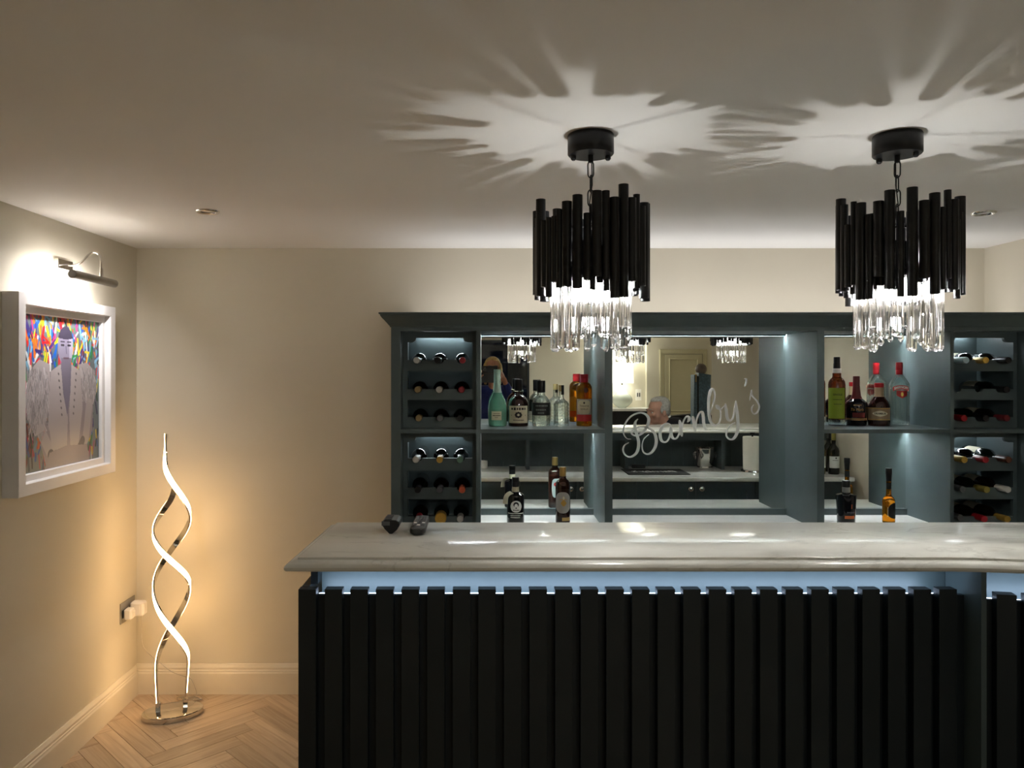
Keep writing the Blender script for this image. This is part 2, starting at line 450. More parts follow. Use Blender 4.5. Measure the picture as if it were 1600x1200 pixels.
cab = thing('shelf_cabinet', 'slate painted shelf cabinet with crown moulding and mirrored back on the back worktop', 'cabinet', (1.05, 3.68, CT))
ZT = 1.812; SH = 1.3654; ST = 0.018
def cpart(name, a, b, m=SLATE, bev=0.0): return MB().box(a, b, bev).build(name, m, cab, world=True)
CRP = [(0.0,1.829),(0.004,1.829),(0.006,1.834),(0.010,1.838),(0.016,1.846),(0.026,1.858),(0.036,1.868),(0.042,1.876),(0.044,1.880),(0.044,1.884),(0.050,1.886),(0.050,1.893),(-0.10,1.893),(-0.10,1.880),(0.0,1.870)]
mb = MB(); sweep(mb, [(-0.4234, YB-0.003), (-0.4234, F), (XR-0.003, F)], CRP); mb.build('crown_moulding', SLATE, cab, world=True)
cpart('top_rail', (-0.4234, F, ZT), (XR-0.003, F+0.022, 1.829))
cpart('top_panel', (-0.4234, F+0.022, ZT), (XR-0.003, YB-0.003, 1.829))
for a, b in ((-0.4234,-0.380),(-0.0377,-0.0174),(0.5452,0.580),(1.508,1.540),(2.111,2.127),(2.477,XR-0.003)):
    cpart('upright', (a, F, CT), (b, YB-0.003, ZT), SLATE)
for a, b in ((-0.380,-0.0377),(-0.0174,0.5452),(1.540,2.111),(2.127,2.477)):
    cpart('shelf', (a, F+0.001, SH-ST), (b, D-0.002 if b in (0.5452,2.111) else YB-0.02, SH), SLATE)
for a, b in ((-0.380,-0.0377),(2.127,2.477)):
    for z0, z1 in ((CT,SH-ST),(SH,ZT)): cpart('back_panel', (a, YB-0.020, z0), (b, YB-0.004, z1))
mirrors = []
for a, b in ((-0.0174,0.5452),(0.580,1.508),(1.540,2.111)):
    cpart('upstand', (a, D-0.014, CT), (b, D+0.01, CT+0.031))
    m_ = cpart('mirror_panel', (a, D, CT+0.031), (b, D+0.006, ZT), SILVER); mirrors.append(m_)
    cpart('led_strip', (a+0.004, D-0.012, ZT-0.002), (b-0.004, D-0.008, ZT), STRIPM)
    cpart('led_profile', (a+0.002, D-0.0150, ZT-0.008), (b-0.002, D-0.0130, ZT), SLATE)
for a, b in ((-0.0174,0.5452),(1.540,2.111)):
    cpart('led_strip', (a+0.004, D-0.012, SH-ST-0.002), (b-0.004, D-0.008, SH-ST), STRIPM)
    cpart('led_profile', (a+0.002, D-0.0150, SH-ST-0.008), (b-0.002, D-0.0130, SH-ST), SLATE)
for a, b in ((-0.380,-0.0377),(2.127,2.477)):
    for z in (ZT, SH-ST): cpart('led_strip', (a+0.05, YB-0.045, z-0.003), (b-0.05, YB-0.041, z), RACKLED)
cpart('uplight_strip', (-0.30, 3.66, 1.8295), (XR-0.1, 3.74, 1.834), TOPGLOW)

# lettering on the middle mirror
def ribbon(mb, pts, wfn, y, th=0.0012):
    P = catmull([(*p, 0) for p in pts], 7); n = len(P); rows = []
    for i in range(n):
        d = (P[min(i+1,n-1)]-P[max(i-1,0)]); d.normalize(); nn = Vector((-d.y, d.x, 0)); w = wfn(d, i/(n-1))/2
        rows.append((P[i]+nn*w, P[i]-nn*w))
    K = 1/6.667/311.69
    def X(p): return ((960-757)/311.69 + p.x*K, EYE - (590-577)/311.69 - p.y*K)
    A = []
    for l, r in rows:
        (lx,lz),(rx,rz) = X(l), X(r)
        A.append([mb.bm.verts.new(q) for q in ((lx,y,lz),(rx,y,rz),(rx,y-th,rz),(lx,y-th,lz))])
    for a, b in zip(A, A[1:]):
        for k in range(4): mb.bm.faces.new((a[k],a[(k+1)%4],b[(k+1)%4],b[k]))
    mb.bm.faces.new(A[0]); mb.bm.faces.new(A[-1][::-1])
LET = {
 'letter_b': [[(245,430),(218,465),(214,520),(232,590),(250,655),(250,722),(232,780),(190,818),(148,825),(106,797),(90,750),(106,705),(150,677)],
       [(175,642),(130,634),(98,590),(95,530),(130,450),(190,392),(270,366),(330,386),(358,432),(345,495),(308,560),(258,598),(210,603),(178,580),(190,550),(235,522),(300,512),(370,532),(418,580),(436,650),(425,722),(388,778),(342,797),(300,772),(288,705),(310,635),(360,590)]],
 'letter_a': [[(590,492),(555,478),(512,496),(480,550),(478,620),(497,662),(530,672),(560,648),(580,590),(592,500)], [(592,500),(588,560),(600,618),(630,638),(660,615),(688,540),(690,470)]],
 'letter_r': [[(678,440),(688,500),(695,560),(704,615)], [(704,600),(702,520),(722,450),(752,405),(775,412),(776,440),(760,465)]],
 'letter_n': [[(815,400),(828,470),(846,562)], [(846,540),(850,480),(862,420),(888,366),(914,360),(925,405),(930,470),(945,528),(970,545)]],
 'letter_small_b': [[(985,420),(1005,340),(1035,250),(1046,175),(1030,122),(1005,132),(986,200),(982,300),(988,400),(1008,468),(1050,496),(1085,478),(1105,420),(1104,350),(1088,304),(1068,292),(1078,322),(1110,328),(1150,288)]],
 'letter_y': [[(1155,270),(1164,340),(1176,420),(1205,450),(1235,415),(1253,330),(1264,240)], [(1264,240),(1274,330),(1284,430),(1288,520),(1272,590),(1238,638),(1195,640),(1166,602),(1178,540),(1215,492),(1260,466)]],
 'apostrophe': [[(1350,12),(1374,16),(1370,60),(1353,95)]],
 'letter_s': [[(1408,240),(1420,180),(1430,125)], [(1430,125),(1438,190),(1482,240),(1508,300),(1490,358),(1455,378),(1432,350),(1432,312),(1452,282)]],
}
FROST = mat('frosted_white_vinyl', (240,240,236), 0.7, vary=0.02)
for nm, strokes in LET.items():
    mb = MB()
    for si, s_ in enumerate(strokes):
        ribbon(mb, s_, (lambda d, t: ((12+5*max(0,d.y)) if nm in ('apostrophe','letter_s') else (17+15*max(0,d.y)**1.5)) * min(1, 0.35+5*t, 0.35+5*(1-t))), D-0.0004-0.0003*si)
    mb.build(nm, FROST, mirrors[1], world=True)

# ------------------------------------------------------------------ wine racks
def wine_rack(label, x0, x1, z0, rows, top_edge, scallop):
    """rows: (rail top, rail bottom) from the top; the opening above the first rail has a raised middle"""
    t = thing('wine_rack', label, 'wine rack', ((x0+x1)/2, 3.7, z0), 'wine racks in the shelf cabinet')
    yf, yb = 3.57, 3.588
    st0, st1 = x0+0.023, x1-0.0188
    MB().box((x0+0.001,yf,z0+0.001),(st0,yb,top_edge)).build('stile', SLATE, t, world=True)
    MB().box((st1,yf,z0+0.001),(x1-0.001,yb,top_edge)).build('stile', SLATE, t, world=True)
    sz, cz = scallop; r = (cz-sz)
    xm0, xm1 = x0+0.062, x1-0.062
    poly = [(st0,top_edge),(st0,sz)]
    poly += [(xm0-r,sz)] + [(xm0-r+r*sin(a), cz-r*cos(a)) for a in np.linspace(0.2, pi/2, 6)]
    poly += [(xm1+r-r*sin(a), cz-r*cos(a)) for a in np.linspace(pi/2, 0.2, 6)] + [(xm1+r,sz)]
    poly += [(st1,sz),(st1,top_edge)]
    MB().prism(poly, 'y', yf, yb).build('top_rail', SLATE, t, world=True)
    slots = [x0+0.071, x0+0.172, x0+0.270]
    for zt, zb in rows:
        poly = [(st0,zb),(st0,zt)]
        for sx in slots:
            poly += [(sx-0.019*cos(a), zt-0.017*sin(a)) for a in np.linspace(0, pi, 9)]
        poly += [(st1,zt),(st1,zb)]
        rail = MB().prism(poly, 'y', yf, yb).build('rail', SLATE, t, world=True)
        zc = zt-0.0023
        MB().box((x0+0.001, yb, max(zc-0.0465, z0+0.0006)), (x1-0.001, YB-0.05, zc-0.0385)).build('tray', SLATE, t, world=True)
    return t, slots
G1 = mat('green_wine_glass', (16,22,16), 0.06, vary=0.1, coat=0.5)
G2 = mat('brown_wine_glass', (24,16,10), 0.06, vary=0.1, coat=0.5)
CAPS = {k: mat('capsule_'+k, c, 0.32, 0.35 if k in ('gold','silver','copper') else 0.0, vary=0.08) for k, c in
        dict(silver=(190,190,186), black=(22,20,22), red=(150,22,34), tan=(160,138,96), white=(212,210,204), green=(96,130,112), gold=(196,158,70), orange=(196,92,60), wine=(110,30,36), grey=(90,92,96), brown=(84,46,32), blue=(176,196,204), olive=(150,140,70)).items()}
WBP = [(0,0.300),(0.0135,0.300),(0.0140,0.297),(0.0140,0.215),(0.0150,0.205),(0.022,0.192),(0.032,0.178),(0.0365,0.162),(0.0370,0.150),(0.0370,0.006),(0.034,0.0),(0.012,0.004),(0,0.010)]
def wine_bottle(label, x, z, capcol, glass, k=1.0, yaw=0.0, fat=1.0, ybase=3.828, lab=None):
    """lies on its side with the neck towards -Y; body axis at height z"""
    t = thing('wine_bottle', label, 'wine bottle', (x, ybase, z), 'wine bottles lying in the racks')
    M = Matrix.Rotation(yaw, 4, 'Z') @ Matrix.Rotation(pi/2, 4, 'X')
    MB().lathe([(r, h*k) for r, h in WBP], 24, M=M).build('glass_body', glass, t, smooth=40)
    c = [(0.0146*fat,0.228*k),(0.0150*fat,0.232*k),(0.0150*fat,0.290*k),(0.0152*fat,0.302*k),(0.0140*fat,0.3045*k),(0.0105*fat,0.3045*k),(0.010*fat,0.3035*k),(0,0.3035*k)]
    MB().lathe(c, 20, M=M, cap=False).build('capsule', CAPS[capcol], t, smooth=40)
    if lab:
        mb = MB(); a0, a1 = radians(lab[0]), radians(lab[1]); n = 12; R = 0.0374
        for q in range(n):
            A, B = a0+(a1-a0)*q/n, a0+(a1-a0)*(q+1)/n
            vs = [mb.bm.verts.new(M @ Vector((R*cos(u), R*sin(u), h))) for u, h in ((A,0.03),(B,0.03),(B,0.12),(A,0.12))]
            mb.bm.faces.new(vs)
        mb.build('paper_label', PAPER, t, smooth=60, weld=True)
    return t
UP = [(1.681,1.629),(1.546,1.495),(1.415,SH+0.001)]
LO = [(1.2245,1.166),(1.0876,1.034),(0.954,CT+0.001)]
rk = []
for nm, x0, x1 in (('left',-0.380,-0.0377),('right',2.127,2.477)):
    rk.append(wine_rack('slate wine rack with scooped rails in the upper %s compartment of the cabinet' % nm, x0, x1, SH, UP, ZT-0.001, (1.763,1.784)))
    rk.append(wine_rack('slate wine rack with scooped rails in the lower %s compartment of the cabinet' % nm, x0, x1, CT, LO, SH-ST-0.001, (1.299,1.3227)))
LAYOUT = {  # rack index: rows of (capsule, label of slot)
 0: [['silver','black','red'],['tan','silver','red'],['tan','grey','black']],
 1: [['white','gold','green'],['black','grey','orange'],['red','gold','silver']],
 2: [['blue','gold','black'],[None,None,'black'],['red','black','wine']],
 3: [['gold','red','brown'],['grey','olive','white'],[None,'red','gold']],
}
rn = {0:'upper left rack',1:'lower left rack',2:'upper right rack',3:'lower right rack'}
rr = ['top row','middle row','bottom row']; sn = ['left slot','middle slot','right slot']
rng = random.Random(3)
for ri in range(4):
    rows = UP if ri in (0,2) else LO
    for a in range(3):
        for b in range(3):
            c = LAYOUT[ri][a][b]
            if not c: continue
            z = rows[a][0] - 0.0023 + 0.0006
            fat = 1.75 if (ri,a,b) == (1,2,1) else 1.0
            zz = z + (0.010 if fat > 1 else 0)
            wine_bottle('wine bottle with %s capsule in %s, %s, %s' % (c, sn[b], rr[a], rn[ri]), rk[ri][1][b], z, c,
                        G1 if rng.random() < 0.6 else G2, k=rng.uniform(0.99,1.04), yaw=rng.uniform(-0.03,0.03), fat=fat,
                        lab=(20,160) if rng.random() < 0.55 and ri > 1 else None)
t = wine_bottle('dark wine bottle with pale label, left slot, bottom row, lower right rack', rk[3][1][0], LO[2][0]-0.0017, 'grey', G1, k=0.93, lab=(10,170))
# ------------------------------------------------------------------ the bar
BT, BB = 1.208, 1.178          # bar top, upper and lower face
M2 = -0.20                     # slope of the second run (towards the room)
def yrun(x): return (x-1.17)*M2
foot = [(-0.440,2.185),(-0.4545,1.735),(1.06,1.735),(1.12,1.731),(1.17,1.724),(1.23,1.714)]
foot += [(XR-0.003, 1.714+(XR-0.003-1.23)*M2), (XR-0.003, 2.185)]
PRF = [(-0.029,BT),(-0.026,BT-0.0015),(-0.025,BT-0.0065),(-0.020,BT-0.0085),(-0.010,BT-0.0095),(-0.004,BT-0.013),(0,BT-0.019),(-0.001,BT-0.024),(-0.005,BB+0.0015),(-0.012,BB)]
mb = MB(); sweep(mb, foot, PRF, closed=True, caps=True)
bar_top = tag(mb.build('marble_counter', MARBLE, world=True, smooth=28), 'thick pale marble bar top with rounded nosing on the dark slatted bar', 'counter')

bar = thing('bar_counter', 'dark slatted bar front with a lit blue recess under the marble top', 'bar', (0.4, 1.86, 0))
SZ, SP, SW, SD = 1.122, 0.06005, 0.0415, 0.026
def bpart(name, a, b, m=SLATD, p=None): return MB().box(a, b).build(name, m, p or bar, world=True)
def slat_mesh():
    return MB().box((-SW/2,0,0.004),(SW/2,SD,SZ),0.0007)
s0 = slat_mesh().build('slat', SLATD, bar); 
def put(o, x, y, rz=0):
    o.parent = bar; o.location = Vector((x,y,0)) - bar.location; o.rotation_euler = (0,0,rz)
put(s0, -0.4365+SW/2, 1.80)
for k in range(1, 26):
    x = -0.375+SW/2+(k-1)*SP
    o = s0.copy(); COL.objects.link(o); put(o, x, 1.80)
XE = 1.14
bpart('backing_board', (-0.4365,1.8262,0.004), (XE,1.838,1.1015))
bpart('end_panel', (-0.4365,1.8384,0.004), (-0.4185,2.15,1.1195))
bpart('end_post', (-0.419,1.853,1.12), (-0.402,2.15,BB-0.0005), SLATD)
bpart('recess_panel', (-0.4019,1.900,0.9), (XE,1.915,BB-0.0005), SLATE)
bpart('recess_ledge', (-0.4184,1.8384,1.076), (XE,1.8998,1.086), SLATE)
bpart('led_strip', (-0.398,1.840,1.0862), (XE-0.045,1.854,1.0985), BARLED)
bpart('corner_post', (XE,1.762,0.004), (XE+0.012,1.915,BB-0.0005), SLATE)
# second run, slightly angled towards the room
A2 = math.atan(M2); x2 = XE+0.012
def run2(u, v): return (x2+u*cos(A2)-v*sin(A2), 1.766+u*sin(A2)+v*cos(A2))
LEN2 = (XR-0.004-x2)/cos(A2)-0.04
def quad(name, u0, u1, v0, v1, z0, z1, m):
    mb = MB(); mb.prism([run2(u0,v0),run2(u1,v0),run2(u1,v1),run2(u0,v1)], 'z', z0, z1); return mb.build(name, m, bar, world=True)
quad('backing_board', 0.0, LEN2, 0.0262, 0.038, 0.004, 1.1015, SLATD)
quad('recess_ledge', 0.0, LEN2, 0.0384, 0.0996, 1.076, 1.086, SLATE)
quad('led_strip', 0.006, LEN2-0.05, 0.040, 0.054, 1.0862, 1.0985, BARLED)
quad('recess_panel', 0.0, LEN2, 0.100, 0.115, 0.9, BB-0.0005, SLATE)
k = 0
while 0.0235+k*SP+SW < LEN2:
    o = s0.copy(); COL.objects.link(o); px, py = run2(0.0235+SW/2+k*SP, 0); put(o, px, py, A2); k += 1
# working side: niche under the bar top
WY0, WY1 = 1.935, 2.53
bpart('niche_back', (-0.4015,1.9152,0.945), (XR-0.004,1.9345,BB-0.0005), INNER)
bpart('niche_rail', (-0.4015,2.135,1.124), (XR-0.004,2.152,BB-0.0005), INNER)
for x in (0.315,1.03,1.73): bpart('niche_divider', (x-0.012,1.935,CT+0.0008), (x+0.012,2.1345,BB-0.0005), INNER)
nx = -0.40
mb = None
while nx < XR-0.1:
    bpart('niche_board', (nx+0.002,1.9347,CT+0.001), (nx+0.088,1.938,BB-0.002), INNER); nx += 0.09
tag(MB().box((-0.402,WY0-0.01,CT-0.03),(2.497,WY1,CT),0.006).build('bar_worktop', QUARTZ, world=True), 'white worktop on the working side of the bar, seen in the mirror', 'worktop')
edges = [-0.40, 0.215, 1.025, 1.835, 2.48]
for k in range(4):
    base_unit('bar_cabinet', ['slate bar cupboard at the left end, seen in the mirror','slate bar cupboard below the empty worktop, seen in the mirror','slate bar cupboard below the black bar mat, seen in the mirror','slate bar cupboard below the paper roll and wine bottles, seen in the mirror'][k],
              'cupboard', edges[k]+0.001, edges[k+1]-0.001, 1.95, 2.505, 1, CT-0.031, 'cupboards behind the bar')

# ------------------------------------------------------------------ pendants
DP = 2.006
def pendant(seed):
    rng = random.Random(seed)
    t = thing('pendant_chandelier', 'x', 'pendant light', (0,0,H), 'black tube and crystal pendants over the bar')
    # canopy
    MB().lathe([(0.0585,0),(0.060,-0.003),(0.060,-0.050),(0.0575,-0.053),(0,-0.053)], 40, cap=False).build('canopy', BLACKM, t, smooth=40)
    cn = t.children[0]
    for a in (-0.045, 0.045): MB().lathe([(0.005,-0.053),(0.0075,-0.055),(0.0075,-0.063),(0.004,-0.067),(0,-0.067)], 12, c=(a,0.0,0)).build('canopy_knob', BLACKM, cn, smooth=40)
    MB().lathe([(0.007,-0.053),(0.007,-0.070),(0.004,-0.073),(0,-0.073)], 12).build('cord_grip', BLACKM, cn, smooth=40)
    z = -0.071; i = 0
    while z > -0.205:
        pts = []
        for q in range(20):
            a = 2*pi*q/20; x = 0.0075*cos(a); zz = 0.012*sin(a) + (0.010 if sin(a) > 0 else -0.010)
            pts.append((x,0,zz-0.022+0.0) if i % 2 == 0 else (0,x,zz-0.022))
        MB().tube([(p[0],p[1],p[2]+z+0.003) for p in pts], 0.0018, 6, closed=True).build('chain_link', BLACKM, t, smooth=60)
        z -= 0.0375; i += 1
    zb = z+0.003
    MB().tube([(0.003,0.003,-0.07),(0.004,0.0,-0.13),(-0.003,0.003,-0.18),(0,0,zb-0.05)], 0.0015, 6).build('cord', BLACKM, t, smooth=60)
    # frame
    fr = MB()
    for zr, rad in ((-0.262,0.133),(-0.362,0.133)): fr.tube([(rad*cos(2*pi*q/40),rad*sin(2*pi*q/40),zr) for q in range(40)], 0.003, 6, closed=True)
    for rad in (0.098,0.062): fr.tube([(rad*cos(2*pi*q/32),rad*sin(2*pi*q/32),-0.362) for q in range(32)], 0.002, 6, closed=True)
    for q in range(4):
        a = pi/4+q*pi/2
        fr.tube([(0.0,0.0,zb-0.012),(0.133*cos(a),0.133*sin(a),-0.262)], 0.0010, 6)
        fr.tube([(0.0,0.0,-0.362),(0.133*cos(a),0.133*sin(a),-0.362)], 0.0022, 6)
    fr.tube([(0.128,0,-0.262),(0.128,0,-0.362)], 0.003, 8); fr.tube([(-0.128,0,-0.262),(-0.128,0,-0.362)], 0.003, 8)
    fr.build('frame', BLACKM, t, smooth=60)
    # black tubes
    def tubep(r, a, rad, z0, z1):
        m_ = MB(); x, y = rad*cos(a), rad*sin(a); w = 0.0012
        m_.lathe([(r-w,z0),(r,z0),(r,z1),(r-w,z1)], 14, c=(x,y,0), cap=False)
        m_.lathe([(r-w,z1),(r-w,z0)], 14, c=(x,y,0), cap=False)
        return m_.build('tube', BLACKM, t, smooth=50)
    n = 34; a = 0.0; k = 0
    while a < 2*pi-0.09:
        big = rng.random() < 0.36
        r = 0.0125 if big else rng.choice((0.0085,0.0095,0.0075))
        da = (r+(0.0002 if rng.random() < 0.7 else 0.0022))/0.1395
        a += da
        zt = rng.uniform(-0.205,-0.158) if big else rng.uniform(-0.245,-0.172)
        z0 = rng.uniform(-0.440,-0.378)
        tubep(r, a, 0.1395, z0, zt); a += da; k += 1
    for q in range(44):
        aa = 2*pi*(q+0.3)/44
        tubep(rng.choice((0.0075,0.0085)), aa, 0.120+rng.uniform(-0.002,0.002), rng.uniform(-0.420,-0.378), rng.uniform(-0.310,-0.262))
    # crystals
    def crys(rad, a, zt, zb_, w):
        m_ = MB(); h = w/2; s_ = 0.28*w
        ring = [(h,-h+s_),(h,h-s_),(h-s_,h),(-h+s_,h),(-h,h-s_),(-h,-h+s_),(-h+s_,-h),(h-s_,-h)]
        c_, s2 = cos(a), sin(a)
        def R(p, k_): return (rad*c_+(p[0]*c_-p[1]*s2)*k_, rad*s2+(p[0]*s2+p[1]*c_)*k_)
        V = []
        for zz, k_ in ((zt,0.6),(zt-0.004,1),(zb_+0.008,1),(zb_,0.35)):
            V.append([m_.bm.verts.new((*R(p,k_),zz)) for p in ring])
        for A, B in zip(V, V[1:]):
            for i_ in range(8): m_.bm.faces.new((A[i_],A[(i_+1)%8],B[(i_+1)%8],B[i_]))
        m_.bm.faces.new(V[0]); m_.bm.faces.new(V[-1][::-1])
        return m_.build('crystal_rod', CRYS, t)
    for q in range(24):
        aa = 2*pi*q/24
        crys(0.097, aa, -0.352+rng.uniform(-0.008,0.006), rng.choice((-0.510,-0.510,-0.538,-0.560,-0.566)), rng.choice((0.0145,0.0165,0.018)))
    for q in range(12):
        aa = 2*pi*(q+0.5)/12
        crys(0.066, aa, -0.352+rng.uniform(-0.006,0.006), rng.choice((-0.530,-0.552,-0.566)), 0.016)
    for q in range(3):
        aa = 2*pi*q/3+0.5; x, y = 0.034*cos(aa), 0.034*sin(aa)
        b_ = MB().lathe([(0,-0.433),(0.008,-0.431),(0.0100,-0.424),(0.0100,-0.382),(0.008,-0.377)], 10, c=(x,y,0), cap=False).build('bulb', BULB, t, smooth=60)
        MB().lathe([(0.0,-0.378),(0.011,-0.378),(0.012,-0.374),(0.012,-0.362),(0,-0.360)], 12, c=(x,y,0), cap=False).build('bulb_socket', BLACKM, b_, smooth=60)
        MB().tube([(0,0,-0.364),(x,y,-0.364)], 0.0025, 6).build('bulb_arm', BLACKM, b_)
    b_ = MB().lathe([(0,-0.340),(0.004,-0.339),(0.006,-0.335),(0.006,-0.321),(0.004,-0.317),(0,-0.316)], 12, cap=False).build('bulb', UPBULB, t, smooth=60)
    MB().lathe([(0,-0.361),(0.007,-0.361),(0.007,-0.341),(0,-0.3405)], 12, cap=False).build('bulb_socket', BLACKM, b_, smooth=60)
    MB().lathe([(0.004,-0.348),(0.088,-0.348),(0.089,-0.346),(0.088,-0.344),(0.004,-0.344)], 32, cap=False).build('uplight_blocker', BLACKM, t)  # added disc, keeps light of the capsules below off the ceiling
    b_ = MB().lathe([(0,-0.512),(0.005,-0.510),(0.008,-0.505),(0.008,-0.478),(0,-0.475)], 10, cap=False).build('bulb', CRYSFILL, t, smooth=60)  # added glow piece inside the crystal ring, brightens the rods
    MB().tube([(0,0,-0.364),(0,0,-0.476)], 0.003, 8).build('bulb_socket', BLACKM, b_)  # rod that carries the added glow piece
    return t
pend = pendant(11)
pend.location = ((923-757)/1200*DP, DP, H); pend['label'] = 'black tube and crystal pendant over the bar, left of the mirror lettering'
p2 = dup(pend, ((1402-757)/1200*DP, DP, H), 2.3, 'black tube and crystal pendant over the right of the bar, above the vodka bottle')
p3 = dup(pend, (1.829, DP, H), 4.1, 'black tube and crystal pendant seen only in the mirror, above the lettering')

# ------------------------------------------------------------------ twisted floor lamp
t = thing('floor_lamp', 'twisted double ribbon floor lamp glowing warm in the left corner', 'floor lamp', (-1.476, 3.635, 0), rz=radians(22))
mb = MB(); N_ = 48
prof = [(0.98,0.0),(1.0,0.004),(1.0,0.022),(0.985,0.027),(0.96,0.028)]
rings = [[mb.bm.verts.new((0.137*k_*cos(2*pi*i/N_)+0.0, 0.092*k_*sin(2*pi*i/N_), z)) for i in range(N_)] for k_, z in prof]
for A, B in zip(rings, rings[1:]):
    for i in range(N_): mb.bm.faces.new((A[i],A[(i+1)%N_],B[(i+1)%N_],B[i]))
mb.bm.faces.new(rings[0][::-1]); mb.bm.faces.new(rings[-1])
mb.build('base', CHROME, t, smooth=40)
def zy(zv): return (1020-zv)/2.308*3.635/1200 + 0.055      # photo height -> metres above the floor
def interp(v, T_):
    for (a, fa), (b, fb) in zip(T_, T_[1:]):
        if a <= v <= b: return fa+(fb-fa)*(v-a)/(b-a)
    return T_[-1][1] if v > T_[-1][0] else T_[0][1]
S1T = [(47,-205),(120,-160),(200,-100),(345,0),(600,180),(860,350),(1005,360)]
S1R = [(47,0.024),(120,0.026),(200,0.054),(300,0.077),(345,0.080),(600,0.078),(860,0.074),(1005,0.060)]
S2T = [(240,60),(310,112),(390,180),(600,360),(880,525),(1025,540)]
S2R = [(240,0.024),(310,0.060),(390,0.080),(600,0.078),(880,0.068),(1025,0.060)]
def smooth_series(v0, v1, T_, n=90):
    xs = np.linspace(v0, v1, n); ys = np.array([interp(x, T_) for x in xs])
    for _ in range(5): ys[1:-1] = (ys[:-2]+2*ys[1:-1]+ys[2:])/4
    return xs, ys
for nm, v0, v1, TT, RR in (('ribbon',47,1005,S1T,S1R),('ribbon',240,1025,S2T,S2R)):
    xs, th = smooth_series(v0, v1, TT); _, rr_ = smooth_series(v0, v1, RR)
    pts = []; ups = []
    for v, a, r in zip(xs, th, rr_):
        a = radians(a); d = Vector((cos(a), 0.75*sin(a), 0))
        pts.append(Vector((r*cos(a)-0.004, r*0.75*sin(a), zy(v)))); ups.append(d.normalized())
    rb = MB().tube(pts, 0, sx=(0.025,0.007), ups=ups).build(nm, CHROME, t, smooth=60)
    out = [p+u*0.0052 for p, u in zip(pts, ups)]
    MB().tube(out[:-2], 0, sx=(0.0235,0.0034), ups=ups[:-2]).build('light_diffuser', HELIX, rb, smooth=60)
    e = pts[-1]; u = ups[-1]
    MB().box((e.x-0.011,e.y-0.011,0.0281),(e.x+0.011,e.y+0.011,0.072),0.002).build('socket_clamp', CHROME, t)

# wall socket, plugs, cable
t = thing('wall_socket', 'chrome double wall socket on the left wall by the corner', 'socket', (XL, 3.78, 0.41))
MB().box((XL,3.705,0.405),(XL+0.006,3.855,0.505),0.0015).build('face_plate', STEEL, t, world=True)
for y in (3.745,3.815): MB().box((XL+0.006,y-0.024,0.43),(XL+0.008,y+0.024,0.468)).build('socket_insert', BLACKP, t, world=True)
t = thing('plug_adapter', 'small white plug in the left half of the chrome wall socket', 'plug', (XL+0.0082, 3.745, 0.43))
MB().box((XL+0.0082,3.722,0.420),(XL+0.048,3.768,0.474),0.008).build('plug_body', WHITEP, t, world=True)
MB().box((XL+0.0481,3.733,0.432),(XL+0.052,3.757,0.462),0.0015).build('plug_cap', WHITEP, t, world=True)
t = thing('power_adapter', 'larger white power adapter of the floor lamp in the wall socket', 'plug', (XL+0.0082, 3.815, 0.43))
MB().box((XL+0.0082,3.788,0.418),(XL+0.078,3.838,0.488),0.009).build('adapter_body', WHITEP, t, world=True)
MB().box((XL+0.030,3.7865,0.43),(XL+0.058,3.7879,0.47)).build('adapter_panel', WHITEP, t, world=True)
CLEAR = mat('clear_cable', (225,215,200), 0.25, trans=0.35, vary=0.03)
pts = [(XL+0.055,3.813,0.418),(XL+0.058,3.812,0.35),(XL+0.062,3.81,0.28),(XL+0.085,3.812,0.235),(XL+0.15,3.82,0.175),(XL+0.20,3.83,0.13),(XL+0.26,3.835,0.105),(XL+0.30,3.83,0.09),(XL+0.335,3.80,0.03),(XL+0.32,3.76,0.004)]
for q in range(34):
    a = q*0.62; pts.append((XL+0.30+0.05*cos(a)+0.02*sin(a*0.37), 3.795+0.018*sin(a), 0.006+0.012*(q/34)+0.004*sin(q)))
pts += [(XL+0.36,3.77,0.005),(XL+0.36,3.74,0.012),(XL+0.345,3.722,0.016)]
o = MB().tube(catmull(pts, 5), 0.0017, 6).build('lamp_cable', CLEAR, world=True, smooth=60)
tag(o, 'thin clear cable coiled on the floor behind the floor lamp', 'cable')

# ------------------------------------------------------------------ framed picture and its lamp
y0, y1, z0, z1 = 2.80, 3.535, 1.167, 1.923
t = thing('framed_picture', 'white box framed colourful portrait hanging on the left wall', 'picture', (XL, (y0+y1)/2, z0))
tf = lambda a, b, c: (XL+c, a, b)
rect = [(y0,z0),(y1,z0),(y1,z1),(y0,z1)]
mb = MB(); sweep(mb, rect, [(0,0.001),(0,0.060),(-0.001,0.062),(-0.043,0.062),(-0.045,0.060),(-0.047,0.040),(-0.047,0.022)], closed=True, tf=tf)
mb.build('outer_frame', WHITEF, t, world=True)
mb = MB(); sweep(mb, rect, [(-0.047,0.036),(-0.071,0.036),(-0.074,0.030),(-0.074,0.020)], closed=True, tf=tf)
mb.build('inner_slip', WHITEF, t, world=True)
